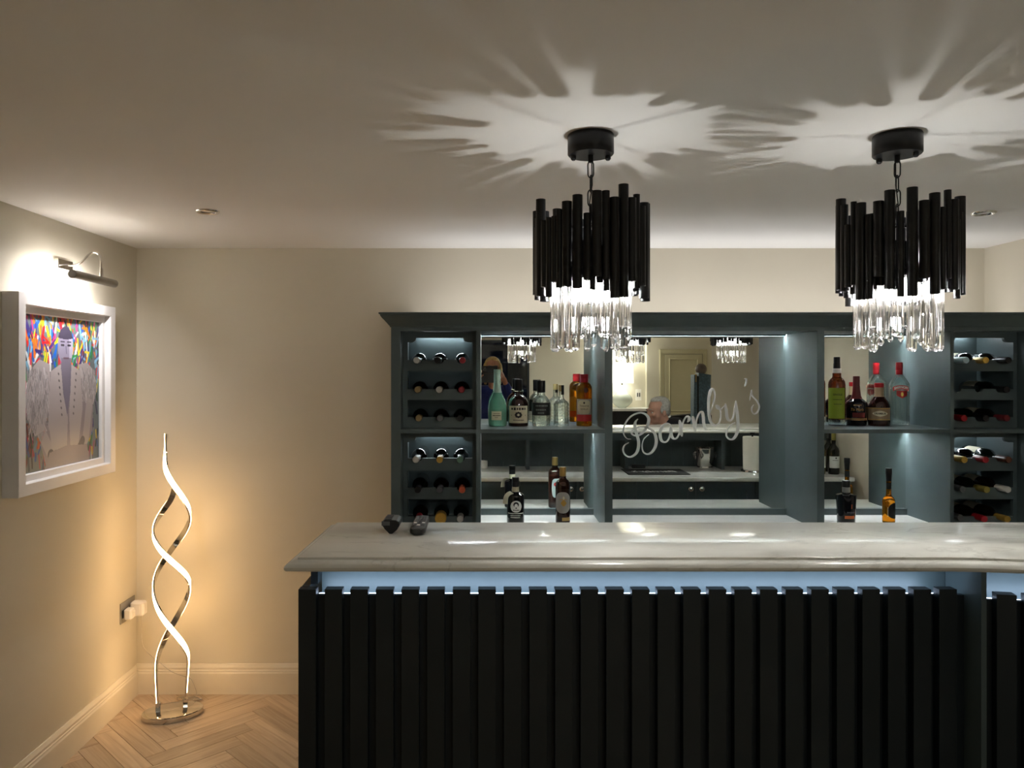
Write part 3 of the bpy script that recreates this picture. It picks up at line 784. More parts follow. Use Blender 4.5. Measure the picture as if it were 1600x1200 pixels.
# the print: a plain generic figure in a pale suit in front of loose paint strokes
PW_, PH_ = 264, 264; KP = 2.0
img = np.zeros((PH_, PW_, 3)); rs = np.random.RandomState(5)
img[:] = (0.36,0.40,0.42)
pal = [(0.85,0.10,0.12),(0.95,0.45,0.08),(0.95,0.82,0.10),(0.10,0.55,0.25),(0.08,0.35,0.75),(0.20,0.15,0.45),(0.90,0.90,0.92),(0.05,0.05,0.07),(0.85,0.20,0.45),(0.45,0.70,0.85)]
yy, xx = np.mgrid[0:PH_, 0:PW_]/KP
def stroke(p, q, w, c, a=0.85):
    p, q = np.array(p, float), np.array(q, float); d = q-p; L2 = max(1e-6, d@d)
    tt = np.clip(((xx-p[0])*d[0]+(yy-p[1])*d[1])/L2, 0, 1)
    dist = np.hypot(xx-p[0]-tt*d[0], yy-p[1]-tt*d[1])
    m_ = np.clip((w-dist)/0.5+0.5, 0, 1)[...,None]*a
    img[:] = img*(1-m_)+np.array(c)*m_
for _ in range(640):
    x, y = rs.uniform(0,132), rs.uniform(0,132); l = rs.uniform(5,16); an = rs.normal(pi/2, 0.35)
    c = np.array(pal[rs.randint(len(pal))])*(1.0 if y > 60 else rs.uniform(0.3,0.9))
    stroke((x,y),(x+l*cos(an),y+l*sin(an)), rs.uniform(0.5,1.7), c)
for _ in range(26):
    x, y = rs.uniform(0,132), rs.uniform(70,132); c = pal[rs.randint(len(pal))]
    P_ = [(x+rs.uniform(-7,7), y+rs.uniform(-9,9)) for _ in range(4)]
    for a, b in zip(P_, P_[1:]): stroke(a, b, 1.1, c)
def poly(P_, c, a=1.0):
    P_ = np.array(P_, float); ins = np.zeros(xx.shape, bool); j = len(P_)-1
    for i in range(len(P_)):
        cnd = ((P_[i][1] > yy) != (P_[j][1] > yy)) & (xx < (P_[j][0]-P_[i][0])*(yy-P_[i][1])/(P_[j][1]-P_[i][1]+1e-9)+P_[i][0]); ins ^= cnd; j = i
    img[ins] = img[ins]*(1-a)+np.array(c)*a
SU, SU2, SKN = (0.62,0.59,0.60), (0.50,0.47,0.50), (0.42,0.40,0.47)
poly([(40,0),(30,22),(42,40),(36,75),(46,84),(60,90),(82,90),(98,80),(112,72),(120,50),(118,28),(108,16),(112,0)], SU2)
poly([(8,62),(14,84),(28,94),(44,90),(46,60),(36,34),(22,30),(10,46)], SU)
poly([(92,90),(108,92),(122,84),(127,66),(120,52),(102,58)], SU)
for _ in range(420):
    left = rs.rand() < 0.6
    x, y = (rs.uniform(10,42), rs.uniform(36,88)) if left else (rs.uniform(96,124), rs.uniform(60,88))
    v = rs.uniform(0.42,0.74); stroke((x,y),(x+rs.uniform(-4,4),y-rs.uniform(4,10)), 0.45, (v,v*0.97,v))
poly([(46,84),(62,90),(68,62),(74,44),(72,14),(48,16),(42,40)], SU); poly([(80,90),(96,84),(100,50),(92,14),(78,16),(76,46)], SU)
poly([(62,90),(80,90),(78,64),(73,44),(66,64)], SKN)
for k_ in range(7): stroke((58+k_*0.9,82-k_*6),(58.6+k_*0.9,81.4-k_*6),0.9,(0.3,0.28,0.3)); stroke((88-k_*0.8,82-k_*6),(88.5-k_*0.8,81.4-k_*6),0.9,(0.3,0.28,0.3))
stroke((30,34),(46,14),6,SU); stroke((112,52),(106,22),6,SU); stroke((46,12),(54,2),5,(0.2,0.19,0.24)); stroke((100,20),(92,12),4,(0.25,0.24,0.29))
poly([(36,0),(44,14),(72,18),(100,16),(112,8),(112,0)], SU2)
ex = ((xx-70)/13.0)**2+((yy-106)/17.0)**2
img[ex < 1] = (0.50,0.48,0.56); img[(ex < 1) & (xx > 76)] = (0.62,0.60,0.68)
poly([(63,96),(79,96),(80,86),(62,86)], SKN)
hair = (ex < 1.12) & (yy > 112+0.10*np.abs(xx-70)); img[hair] = (0.22,0.20,0.27)
for x in (65,76): stroke((x-2,107),(x+2,107),0.9,(0.12,0.11,0.15)); stroke((x-3,110),(x+3,110),0.6,(0.2,0.18,0.24))
stroke((70.5,106),(71.5,100),0.7,(0.36,0.34,0.42)); stroke((67,95.5),(75,95.5),0.8,(0.36,0.26,0.32))
img = np.clip(img, 0, 1)
mb = MB(); pa, pb, pc, pd = y0+0.070, y1-0.070, z0+0.070, z1-0.070
grid = [[mb.bm.verts.new((XL+0.022, pa+(pb-pa)*i/PW_, pc+(pd-pc)*j/PH_)) for i in range(PW_+1)] for j in range(PH_+1)]
cl = mb.bm.loops.layers.float_color.new('print')
lin = np.where(img <= 0.04045, img/12.92, ((img+0.055)/1.055)**2.4)
for j in range(PH_):
    for i in range(PW_):
        f = mb.bm.faces.new((grid[j][i],grid[j][i+1],grid[j+1][i+1],grid[j+1][i])); c = (*lin[j,i],1)
        for l in f.loops: l[cl] = c
mm = mat('art_print', (255,255,255), 0.35, vary=0)
at_ = mm.node_tree.nodes.new('ShaderNodeVertexColor'); at_.layer_name = 'print'
mm.node_tree.links.new(at_.outputs[0], mm.node_tree.nodes['Principled BSDF'].inputs['Base Color'])
mb.build('print', mm, t, world=True)

t = thing('picture_lamp', 'chrome picture lamp with curved arm above the framed picture', 'picture lamp', (XL, 3.19, 2.05))
MB().box((XL,3.135,2.052),(XL+0.022,3.245,2.092),0.002).build('wall_plate', CHROME, t, world=True)
arm = catmull([(XL+0.022,3.19,2.072),(XL+0.05,3.19,2.070),(XL+0.085,3.19,2.082),(XL+0.115,3.19,2.112),(XL+0.140,3.19,2.124),(XL+0.160,3.19,2.112),(XL+0.167,3.19,2.08),(XL+0.168,3.19,2.026)], 6)
MB().tube(arm, 0.0045, 10).build('arm', CHROME, t, world=True, smooth=60)
MB().cyl((XL+0.168,3.19,2.058),(XL+0.168,3.19,2.024),0.007,0.008,12).build('collar', CHROME, t, world=True, smooth=50)
HX, HZ = XL+0.160, 2.008
mb = MB(); n = 16; R_ = 0.017
pr = [(HX+R_*cos(radians(a)), HZ+R_*sin(radians(a))) for a in np.linspace(-85, 160, n)] 
pr += [(HX+(R_-0.0015)*cos(radians(a)), HZ+(R_-0.0015)*sin(radians(a))) for a in np.linspace(160, -85, n)]
mb.prism(pr, 'y', 2.98, 3.32)
for y in (2.98, 3.3185): mb.lathe([(0,0),(R_,0),(R_,0.0015),(0,0.0015)], 20, M=Matrix.Translation((HX,y,HZ)) @ Matrix.Rotation(-pi/2,4,'X'), cap=False)
hd = mb.build('lamp_head', STEEL, t, world=True, smooth=40)
MB().cyl((HX-0.002,2.985,HZ-0.003),(HX-0.002,3.315,HZ-0.003),0.006,0.006,10).build('tube_bulb', glow('tube_glow',(1,0.96,0.93),28), t, world=True, smooth=60)
area_light('picture_lamp_light', (HX-0.012, 3.15, HZ-0.014), (0, radians(38), 0), 0.016, 0.30, E_PICTURE, (1,0.95,0.92))
# ------------------------------------------------------------------ bottles and small things
CLR = crystal('clear_bottle_glass', (0.96,0.985,0.975), 0.35, 1.46)
AQUA = mat('aqua_glass', (150,214,190), 0.12, trans=0.55, ior=1.35, vary=0.04, coat=0.4)
AMB = mat('amber_spirit', (226,140,24), 0.03, trans=0.92, ior=1.4, vary=0.03)
AMBD = mat('dark_amber_spirit', (150,62,14), 0.03, trans=0.85, ior=1.4, vary=0.03)
RUMD = mat('dark_rum', (52,20,12), 0.05, trans=0.35, ior=1.4, vary=0.05, coat=0.6)
BLKG = mat('black_glass', (16,15,20), 0.05, vary=0.05, coat=0.6)
REDC = mat('red_cap', (176,24,34), 0.28, 0.25, vary=0.06)
GOLDC = mat('gold_cap', (196,160,92), 0.32, 0.5, vary=0.06)
TANC = mat('tan_cap', (176,156,104), 0.5, vary=0.08)
BURG = mat('burgundy_wax', (92,24,28), 0.3, vary=0.08)
CREAM = mat('cream_label', (214,206,176), 0.6, vary=0.05)
SAGE = mat('pale_foil', (176,208,190), 0.35, 0.2, vary=0.05)
LIME = mat('green_label', (138,158,42), 0.55, vary=0.05)
KHAKI = mat('khaki_label', (150,128,98), 0.5, vary=0.06)
GREYL = mat('grey_label', (168,164,158), 0.5, vary=0.08)
DKL = mat('black_label', (20,24,24), 0.5, vary=0.08)
REDL = mat('red_label', (176,34,34), 0.45, vary=0.06)
GOLDI = mat('gold_ink', (196,152,72), 0.4, 0.3, vary=0)
SILV = mat('silver_band', (190,190,186), 0.3, 0.6, vary=0.05)

class Bottle:
    def __init__(s, name, label, px, Y, z, group):
        x = (px-757)/1200*Y
        s.t = thing(name, label, 'bottle', (x,Y,z), group); s.phi = atan2(-Y,-x)
    def lathe(s, name, prof, m, seg=28, cap=False, parent=None, sm=35, rot=0):
        M = Matrix.Rotation(rot+s.phi, 4, 'Z')
        return MB().lathe(prof, seg, cap=cap, M=M).build(name, m, parent or s.t, smooth=sm)
    def glass(s, prof, m, hollow=False, seg=32, name='glass_body', rot=0, sm=35):
        prof = [(0,prof[0][1])]+list(prof)
        if hollow:
            inn = [(max(0.002,r-0.0028), max(z,0.010)) for r,z in prof[2:]]
            prof = prof + [(inn[-1][0], prof[-1][1])] + inn[::-1][1:] + [(0,0.010)]
        else: prof = prof + [(0,prof[-1][1])]
        return s.lathe(name, prof, m, seg, rot=rot, sm=sm)
    def at(s, R, a, h): return (R*cos(s.phi+a), R*sin(s.phi+a), h)
    def patch(s, name, R, outline, m, parent=None, off=0.0005, n=14):
        """outline: list of (angle deg, lower z, upper z) strips, a thin raised patch wrapped on the body; R a number or f(z)"""
        mb = MB(); f = R if callable(R) else (lambda z: R)
        cols = []
        for a, l, u in outline:
            a = radians(a)
            cols.append([mb.bm.verts.new(s.at(f(h)+o, a, h)) for o, h in ((off,l),(off,u),(-0.0004,u),(-0.0004,l))])
        for A, B in zip(cols, cols[1:]):
            for k in range(4): mb.bm.faces.new((A[k],A[(k+1)%4],B[(k+1)%4],B[k]))
        mb.bm.faces.new(cols[0]); mb.bm.faces.new(cols[-1][::-1])
        return mb.build(name, m, parent or s.t, smooth=40)
    def rect(s, name, R, a0, a1, z0, z1, m, parent=None, off=0.0005):
        return s.patch(name, R, [(a, z0, z1) for a in np.linspace(a0,a1,max(4,int(abs(a1-a0)/9)+2))], m, parent, off)
    def oval(s, name, R, ac, aw, zc, zh, m, parent=None, off=0.0008, p=2.0):
        o = []
        for q in np.linspace(-1,1,17):
            h = zh*max(0.02,(1-abs(q)**p))**(1/p); o.append((ac+aw*q, zc-h, zc+h))
        return s.patch(name, R, o, m, parent, off)
    def text(s, txt, R, ac, z, size, m, parent=None, off=0.0012, shear=0, bold=0.0, width=None, arc=0.0):
        f = R if callable(R) else (lambda z: R)
        mb = MB(); text_mesh(mb, txt, size, lambda x,y: s.at(f(z+y)+off, radians(ac)+x/f(z), z+y-arc*x*x), shear, bold, width)
        return mb.build('label_print', m, parent or s.t)

    def lines(s, R, ac, z, size, m, parent=None, width=0.04, off=0.0012):
        """lettering too small to read: a row of short dashes"""
        f = R if callable(R) else (lambda z: R)
        mb = MB(); x = -width/2; rg = random.Random(int(z*1e5))
        while x < width/2:
            w = size*rg.uniform(0.35,0.75); h = size*rg.uniform(0.55,0.75)
            vs = [mb.bm.verts.new(s.at(f(z)+off, radians(ac)+q/f(z), z+k)) for q, k in ((x,-h/2),(x+w,-h/2),(x+w,h/2),(x,h/2))]
            mb.bm.faces.new(vs); x += w+size*0.22
        return mb.build('label_print', m, parent or s.t)

gA, gB = 'spirit bottles on the left shelf', 'spirit bottles on the right shelf'
Z = SH+0.0002; YL, YR2 = 3.70, 3.74
# 1 pale aqua bottle
b = Bottle('spirit_bottle', 'pale aqua green bottle with tall foil neck, left shelf', 777.5, YL, Z, gA)
prof = [(0.040,0.0),(0.0435,0.004),(0.0445,0.02),(0.0450,0.060),(0.0445,0.085),(0.041,0.108),(0.034,0.128),(0.025,0.146),(0.0195,0.160),(0.0165,0.172),(0.0145,0.196),(0.0140,0.25),(0.0140,0.262)]
b.glass(prof, AQUA)
b.lathe('foil', [(0.0198,0.160),(0.0170,0.173),(0.0152,0.197),(0.0148,0.25),(0.0156,0.251),(0.0156,0.272),(0,0.2724)], SAGE)
Rf = lambda z: 0.0447
l = b.rect('paper_label', Rf, -40, 24, 0.030, 0.072, CREAM)
b.lines(Rf, -8, 0.062, 0.004, INK, l, 0.03); b.lines(Rf, -8, 0.052, 0.007, INK, l, 0.034); b.text('GIN', Rf, -8, 0.043, 0.008, INK, l)
b.lines(Rf, 0, 0.086, 0.010, mat('aqua_emboss',(96,150,132),0.4,vary=0), None, 0.05, 0.0004)
# 2 dark rum, cream label
b = Bottle('spirit_bottle', 'dark spirit bottle with wide cream label and black cap, left shelf', 810, YL, Z, gA)
prof = [(0.045,0.0),(0.048,0.003),(0.0487,0.010),(0.0487,0.098),(0.047,0.112),(0.042,0.126),(0.034,0.138),(0.025,0.146),(0.020,0.150),(0.0185,0.156),(0.0185,0.166)]
b.glass(prof, RUMD)
b.lathe('glass_collar', [(0.0190,0.158),(0.0235,0.160),(0.0245,0.166),(0.0235,0.171),(0.0190,0.173)], CLR)
b.lathe('cap', [(0.0182,0.168),(0.0190,0.170),(0.0190,0.220),(0.0180,0.224),(0,0.2245)], BLACKP)
l = b.rect('paper_label', 0.0487, -62, 62, 0.016, 0.098, CREAM)
b.lines(0.0487, 0, 0.084, 0.017, INK, l, 0.072); b.lines(0.0487, 0, 0.030, 0.006, INK, l, 0.05)
for a in np.linspace(0, 2*pi, 9)[:-1]:
    b.oval('label_emblem', 0.0487, 14*cos(a), 7, 0.055+0.010*sin(a), 0.0055, INK, l, off=0.0009)
b.text('7', 0.0487, 0, 0.055, 0.014, CREAM, l, off=0.0016, bold=0.0005)
for a in (-42,42): b.text('*', 0.0487, a, 0.050, 0.014, INK, l)
# 3 clear, black band
b = Bottle('spirit_bottle', 'clear bottle with black band label and black cap, left shelf', 845.5, YL, Z, gA)
prof = [(0.042,0.0),(0.0437,0.003),(0.0440,0.010),(0.0440,0.104),(0.042,0.116),(0.036,0.130),(0.028,0.140),(0.0205,0.147),(0.0185,0.153),(0.0185,0.166)]
b.glass(prof, CLR, hollow=True)
b.lathe('cap', [(0.0195,0.160),(0.0205,0.162),(0.0205,0.215),(0.0195,0.218),(0,0.218)], BLACKP)
l = b.rect('band_label', 0.0440, -88, 88, 0.052, 0.113, DKL)
GRI = mat('grey_ink', (120,128,126), 0.5, vary=0)
b.lines(0.0440, 0, 0.098, 0.012, GRI, l, 0.052); b.lines(0.0440, 0, 0.079, 0.010, GRI, l, 0.05); b.lines(0.0440, 0, 0.064, 0.010, GRI, l, 0.03)
# 4 faceted clear
b = Bottle('spirit_bottle', 'clear bottle with dimpled cut glass body and half tan stopper, left shelf', 877, YL, Z, gA)
prof = [(0.036,0.0),(0.0385,0.004)]
for k in range(13): prof.append((0.0385 if k % 2 == 0 else 0.0362, 0.010+k*0.0075))
prof += [(0.037,0.108),(0.031,0.117),(0.021,0.124),(0.0145,0.131),(0.0125,0.14),(0.0122,0.172)]
b.glass(prof, CLR, hollow=True, seg=14, sm=15)
c = b.lathe('stopper', [(0.0124,0.166),(0.0130,0.168),(0.0130,0.196),(0,0.1965)], TANC)
b.rect('stopper_wrap', 0.0130, 0, 90, 0.150, 0.196, BLACKP)
# 5 amber, red cap
b = Bottle('spirit_bottle', 'amber spirit bottle with red cap and grey label, right end of left shelf', 912.7, YL, Z, gA)
prof = [(0.035,0.0),(0.0375,0.003),(0.0380,0.01),(0.0380,0.150),(0.0385,0.172),(0.0365,0.190),(0.030,0.202),(0.022,0.208),(0.0185,0.212),(0.0185,0.222)]
b.glass(prof, AMB)
b.lathe('cap', [(0.0190,0.208),(0.0200,0.210),(0.0200,0.228),(0.0194,0.229),(0.0200,0.230),(0.0200,0.247),(0.0190,0.249),(0,0.249)], REDC)
l = b.rect('paper_label', 0.0380, -62, 62, 0.056, 0.130, GREYL)
l2 = b.rect('red_band', 0.0380, -62, 62, 0.024, 0.055, REDL)
b.oval('label_panel', 0.0380, 0, 48, 0.092, 0.034, CREAM, l, p=4)
b.text('Tanqueray', 0.0380, 0, 0.098, 0.012, INK, l, off=0.0016, width=0.045, shear=0.2); b.text('SEVILLA', 0.0380, 0, 0.082, 0.010, INK, l, off=0.0016); b.oval('crest', 0.0380, 0, 6, 0.112, 0.005, INK, l, off=0.0014)
b.oval('seal', lambda z: 0.0386, 14, 15, 0.172, 0.013, mat('seal_wax',(60,20,14),0.35,vary=0.05))
# 6 green label
b = Bottle('spirit_bottle', 'tall amber bottle with big lime green label and black cap, right shelf', 1307.5, YR2, Z, gB)
prof = [(0.0365,0.0),(0.0385,0.003),(0.039,0.012),(0.039,0.180),(0.037,0.194),(0.030,0.206),(0.0225,0.213),(0.0200,0.220),(0.0195,0.252)]
b.glass([(r,z+0.018) for r,z in prof[2:]], AMBD)
b.lathe('glass_foot', [(0,0),(0.0365,0.0),(0.0388,0.003),(0.039,0.0295),(0,0.0297)], CLR)
b.lathe('neck_band', [(0.0192,0.253),(0.0198,0.254),(0.0198,0.274),(0.0170,0.276)], WHITEP)
b.lathe('cap', [(0.0165,0.2745),(0.0160,0.300),(0.0150,0.302),(0.0150,0.330),(0.0140,0.332),(0,0.332)], BLACKP)
l = b.rect('paper_label', 0.039, -68, 62, 0.034, 0.182, LIME)
DG = mat('dark_green_ink', (74,84,30), 0.6, vary=0)
b.text('SINGLE', 0.039, 6, 0.150, 0.012, DG, l, width=0.042, bold=0.0004); b.lines(0.039, 4, 0.126, 0.006, DG, l, 0.04); b.lines(0.039, 4, 0.104, 0.006, DG, l, 0.03)
# 7 burgundy neck
b = Bottle('spirit_bottle', 'squat dark liqueur bottle with tall burgundy neck and gold script, right shelf', 1338, YR2, Z, gB)
prof = [(0.044,0.0),(0.046,0.004),(0.0475,0.03),(0.051,0.085),(0.0515,0.100),(0.048,0.112),(0.036,0.122),(0.026,0.130),(0.021,0.142),(0.0175,0.165),(0.0160,0.19)]
b.glass(prof, BLKG)
b.lathe('wax_neck', [(0.0265,0.130),(0.0215,0.143),(0.0180,0.166),(0.0160,0.195),(0.0157,0.236),(0.0145,0.239),(0,0.239)], BURG)
Rt = lambda z: 0.0475+0.0035*min(1,max(0,(z-0.03)/0.055))
b.text('Tia Maria', Rt, 4, 0.078, 0.019, GOLDI, shear=0.3, width=0.058, off=0.0006)
b.rect('red_panel', Rt, -20, 48, 0.040, 0.064, mat('dark_red_label',(96,24,24),0.4,vary=0.1))
b.rect('gold_line', Rt, -75, 75, 0.0335, 0.0352, GOLDI); b.rect('gold_line', Rt, -75, 75, 0.0275, 0.0292, GOLDI)
b.lines(Rt, 4, 0.100, 0.006, GOLDI, None, 0.03, 0.0006)
# 8 brown bottle, khaki label
b = Bottle('spirit_bottle', 'squat dark bottle with red cap and khaki label left of the vodka, right shelf', 1373.5, YR2-0.02, Z, gB)
prof = [(0.047,0.0),(0.0495,0.003),(0.0508,0.010),(0.0508,0.085),(0.048,0.102),(0.040,0.118),(0.029,0.132),(0.0225,0.140),(0.0195,0.15),(0.0195,0.185)]
b.glass(prof, RUMD)
b.lathe('neck_wrap', [(0.0232,0.140),(0.0205,0.150),(0.0203,0.184),(0.019,0.186)], KHAKI)
b.lathe('cap', [(0.0190,0.184),(0.0208,0.186),(0.0215,0.192),(0.0215,0.200),(0.0200,0.206),(0,0.207)], REDC)
l = b.rect('paper_label', 0.0508, -66, 66, 0.028, 0.088, KHAKI)
l2 = b.oval('label_band', 0.0508, 6, 40, 0.060, 0.014, CREAM, l, p=1.4)
b.text('DRAMBUIE', 0.0508, 6, 0.060, 0.012, INK, l, off=0.0016, width=0.05, bold=0.0003)
b.rect('gold_line', 0.0508, -66, 66, 0.030, 0.033, GOLDI, l, off=0.0008); b.rect('gold_line', 0.0508, -66, 66, 0.083, 0.086, GOLDI, l, off=0.0008)
# 9 vodka
b = Bottle('spirit_bottle', 'clear vodka bottle with red cap and red shield label, right end of shelf', 1405, YR2, Z, gB)
prof = [(0.042,0.0),(0.0450,0.003),(0.0455,0.012),(0.0455,0.196),(0.043,0.206),(0.032,0.224),(0.022,0.238),(0.0150,0.247),(0.0140,0.254),(0.0138,0.275)]
b.glass(prof, CLR, hollow=True)
b.lathe('cap', [(0.0145,0.247),(0.0155,0.249),(0.0155,0.268),(0.0148,0.269),(0.0155,0.270),(0.0155,0.303),(0.0145,0.306),(0,0.306)], REDC)
l = b.patch('arched_label', 0.0455, [(a, 0.186-0.010*(a-12)**2/2200-0.010, 0.186-0.010*(a-12)**2/2200+0.010) for a in np.linspace(-36,60,14)], REDL)
b.text('SMIRNOFF', 0.0455, 12, 0.186, 0.016, WHITEI, l, width=0.062, arc=8.0, off=0.0014, bold=0.0006)
l = b.patch('shield_label', 0.0455, [(a, 0.132+0.014*abs(a-16)/30, 0.170) for a in np.linspace(-14,46,11)], REDL)
b.oval('shield_emblem', 0.0455, 16, 7, 0.152, 0.010, GOLDI, l, off=0.001)
# lower bottles on the worktop
gC = 'spirit bottles on the back worktop'
Z = CT+0.0002
b = Bottle('spirit_bottle', 'black bottle with round white face badge and beige hang tag, lower left bay', 805.5, 3.632, Z, gC)
prof = [(0.038,0.0),(0.0405,0.003),(0.041,0.010),(0.041,0.128),(0.039,0.136),(0.030,0.142),(0.020,0.146),(0.0160,0.152),(0.0155,0.172)]
b.glass(prof, BLKG)
b.lathe('neck_band', [(0.0180,0.147),(0.0168,0.152),(0.0165,0.172),(0.0155,0.174)], CREAM)
b.lathe('cap', [(0.0155,0.1725),(0.0166,0.174),(0.0166,0.196),(0.0160,0.197),(0.0166,0.198),(0.0166,0.216),(0.0156,0.218),(0,0.218)], BLACKP)
l = b.oval('badge', 0.041, 4, 38, 0.085, 0.0275, WHITEI)
b.oval('badge_hair', 0.041, 4, 18, 0.094, 0.0125, BLACKP, l, off=0.0012); b.oval('badge_face', 0.041, 4, 11, 0.088, 0.010, WHITEI, l, off=0.0016)
b.oval('badge_beard', 0.041, 4, 5, 0.0785, 0.003, BLACKP, l, off=0.0020)
b.lines(0.041, 4, 0.0685, 0.007, INK, l, 0.028)

b.rect('white_line', 0.041, -58, 58, 0.051, 0.0545, WHITEI); b.lines(0.041, 0, 0.043, 0.007, WHITEI, None, 0.05, 0.0007); b.rect('white_line', 0.041, -34, 30, 0.032, 0.036, WHITEI)
tg = MB(); tp = [Vector((-0.018,-0.016,0.148)),Vector((-0.034,-0.028,0.143)),Vector((-0.046,-0.036,0.128)),Vector((-0.050,-0.040,0.098))]
tp = catmull(tp,5); tg.tube(tp, 0, sx=(0.026,0.0012), ups=[Vector((-0.4,-0.6,0.6)).normalized()]*len(tp)); tg.build('hang_tag', CREAM, b.t)
b = Bottle('spirit_bottle', 'dark brown rum bottle with gold cap and ornate grey label, lower left bay', 879.5, 3.645, Z, gC)
prof = [(0.032,0.0),(0.0345,0.003),(0.035,0.01),(0.035,0.178),(0.033,0.190),(0.026,0.201),(0.018,0.208),(0.0150,0.214),(0.0148,0.228)]
b.glass(prof, RUMD)
b.lathe('cap', [(0.0150,0.2215),(0.0157,0.223),(0.0157,0.262),(0.0150,0.264),(0,0.264)], GOLDC)
l = b.patch('ornate_label', 0.035, [(a, 0.050+0.024*(abs(a)/66)**2.5, 0.150-0.026*(abs(a)/66)**2.5) for a in np.linspace(-64,64,17)], GREYL)
b.oval('label_emblem', 0.035, 6, 22, 0.098, 0.016, GOLDI, l, p=1.3); b.lines(0.035, 4, 0.115, 0.008, GOLDI, l, 0.034); b.oval('label_emblem', 0.035, 6, 8, 0.122, 0.008, CREAM, l, off=0.0018)
b.rect('lower_label', 0.035, -6, 62, 0.014, 0.030, GOLDC)
b.oval('back_label', 0.035, 168, 50, 0.105, 0.050, mat('back_label',(186,206,206),0.5,vary=0.06), p=4)
b.oval('back_seal', 0.035, 184, 16, 0.125, 0.011, REDL, off=0.0014)
b = Bottle('spirit_bottle', 'wide black decanter style bottle with orange strip, lower right bay', 1322, 3.64, Z, gC)
prof = [(0.0385,0.0),(0.040,0.003),(0.0405,0.008),(0.0445,0.122),(0.0440,0.127),(0.030,0.131),(0.0195,0.133),(0.0170,0.137),(0.0168,0.16)]
b.glass([(r,z+0.006) for r,z in prof], BLKG)
b.lathe('glass_foot', [(0,0),(0.040,0.0),(0.0408,0.006),(0.040,0.0062),(0,0.0063)], CLR)
b.lathe('neck_band', [(0.0165,0.145),(0.0176,0.146),(0.0176,0.169),(0.0165,0.170)], SILV)
b.lathe('cap', [(0.0160,0.1695),(0.0178,0.171),(0.0178,0.198),(0.0165,0.201),(0,0.2015)], BLACKP)
R3 = lambda z: 0.0405+0.004*(z-0.014)/0.114
ORI = mat('orange_ink', (206,104,48), 0.45, vary=0.05)
b.rect('orange_strip', R3, -8, 56, 0.026, 0.040, ORI); b.lines(R3, 26, 0.056, 0.011, GREYP, None, 0.03, 0.0006); b.rect('orange_mark', R3, 32, 38, 0.074, 0.094, ORI)
b = Bottle('spirit_bottle', 'slim amber bottle with tall black stopper and dark side label, lower right bay', 1388.5, 3.641, Z, gC)
prof = [(0.0255,0.0),(0.0275,0.003),(0.028,0.010),(0.028,0.098),(0.0265,0.112),(0.020,0.122),(0.0135,0.128),(0.0115,0.136),(0.0112,0.196)]
b.glass(prof, AMB)
b.lathe('neck_sleeve', [(0.0114,0.160),(0.0120,0.161),(0.0120,0.190),(0.0114,0.191)], DKL)
b.lathe('stopper', [(0.0120,0.197),(0.0125,0.199),(0.0118,0.201),(0.0122,0.203),(0.0140,0.232),(0.0148,0.236),(0.0148,0.257),(0.0135,0.259),(0,0.2595)], BLACKP)
l = b.patch('dark_label', 0.028, [(a, 0.046-0.022*sqrt(max(0,1-((a-60)/66)**2)), 0.062+0.036*sqrt(max(0,1-((a-60)/66)**2))) for a in np.linspace(-5,100,14)], DKL)
b.rect('label_edge', 0.028, -8, -3, 0.034, 0.078, CREAM)
# wine on the bar worktop (in the mirror)
gD = 'wine bottles standing on the bar worktop'
def stand_wine(px, Y, label, glass, lab, cap):
    t = thing('wine_bottle', label, 'wine bottle', (px, Y, CT+0.0002), gD)
    MB().lathe(WBP[::-1], 24, cap=False).build('glass_body', glass, t, smooth=40)
    MB().lathe([(0.0146,0.235),(0.0150,0.237),(0.0150,0.300),(0.014,0.3035),(0,0.304)], 18, cap=False).build('capsule', CAPS[cap], t, smooth=40)
    if lab:
        B = Bottle.__new__(Bottle); B.t = t; B.phi = pi/2
        l = B.rect('paper_label', 0.0370, -70, 70, 0.045, 0.125, lab)
        B.lines(0.0370, 0, 0.098, 0.006, INK, l, 0.035); B.oval('label_crest', 0.0370, 0, 8, 0.114, 0.006, INK, l)
    return t
stand_wine(2.428, 2.36, 'dark red wine bottle with pale label beside the right wall, seen in the mirror', G1, WHITEI, 'olive')
stand_wine(2.335, 2.35, 'pale yellow white wine bottle with white label, seen in the mirror', mat('white_wine',(196,176,96),0.05,trans=0.7,vary=0.05), WHITEI, 'olive')
stand_wine(2.455, 2.22, 'black wine bottle without label behind the pale labelled red, seen in the mirror', G1, None, 'black')

# remotes on the bar
t = thing('remote_control', 'slim black remote control with white buttons lying on the bar top', 'remote', (-0.174, 2.075, BT))
mb = MB(); prof = [(-0.020,0.004),(-0.021,0.010),(-0.019,0.017),(-0.012,0.019),(0.012,0.019),(0.019,0.017),(0.021,0.010),(0.020,0.004),(0.012,0.0005),(-0.012,0.0005)]
secs = []
for y, k_, dz in ((-0.092,0.55,0.004),(-0.086,0.82,0.001),(-0.074,1,0),(0.086,0.95,0.001),(0.09,0.8,0.002)):
    secs.append([mb.bm.verts.new((x*k_, y, max(0.0004,z*(0.75+0.25*k_)+ (dz if z < 0.01 else 0)))) for x, z in prof])
for A, B in zip(secs, secs[1:]):
    for i in range(10): mb.bm.faces.new((A[i],A[(i+1)%10],B[(i+1)%10],B[i]))
mb.bm.faces.new(secs[0]); mb.bm.faces.new(secs[-1][::-1])
mb.build('casing', BLACKP, t, smooth=50)
MB().box((-0.018,-0.064,0.0187),(0.018,-0.060,0.0196)).build('grey_line', GREYP, t)
for r_ in range(9):
    for c_ in range(3):
        y = -0.050+r_*0.0148; x = -0.011+c_*0.011
        white = (r_ == 2 and c_ != 1) or (r_ == 0 and c_ == 1)
        MB().box((x-0.0042,y-0.004,0.0188),(x+0.0042,y+0.004,0.0208),0.0008).build('button', WHITEP if white else GREYP, t)
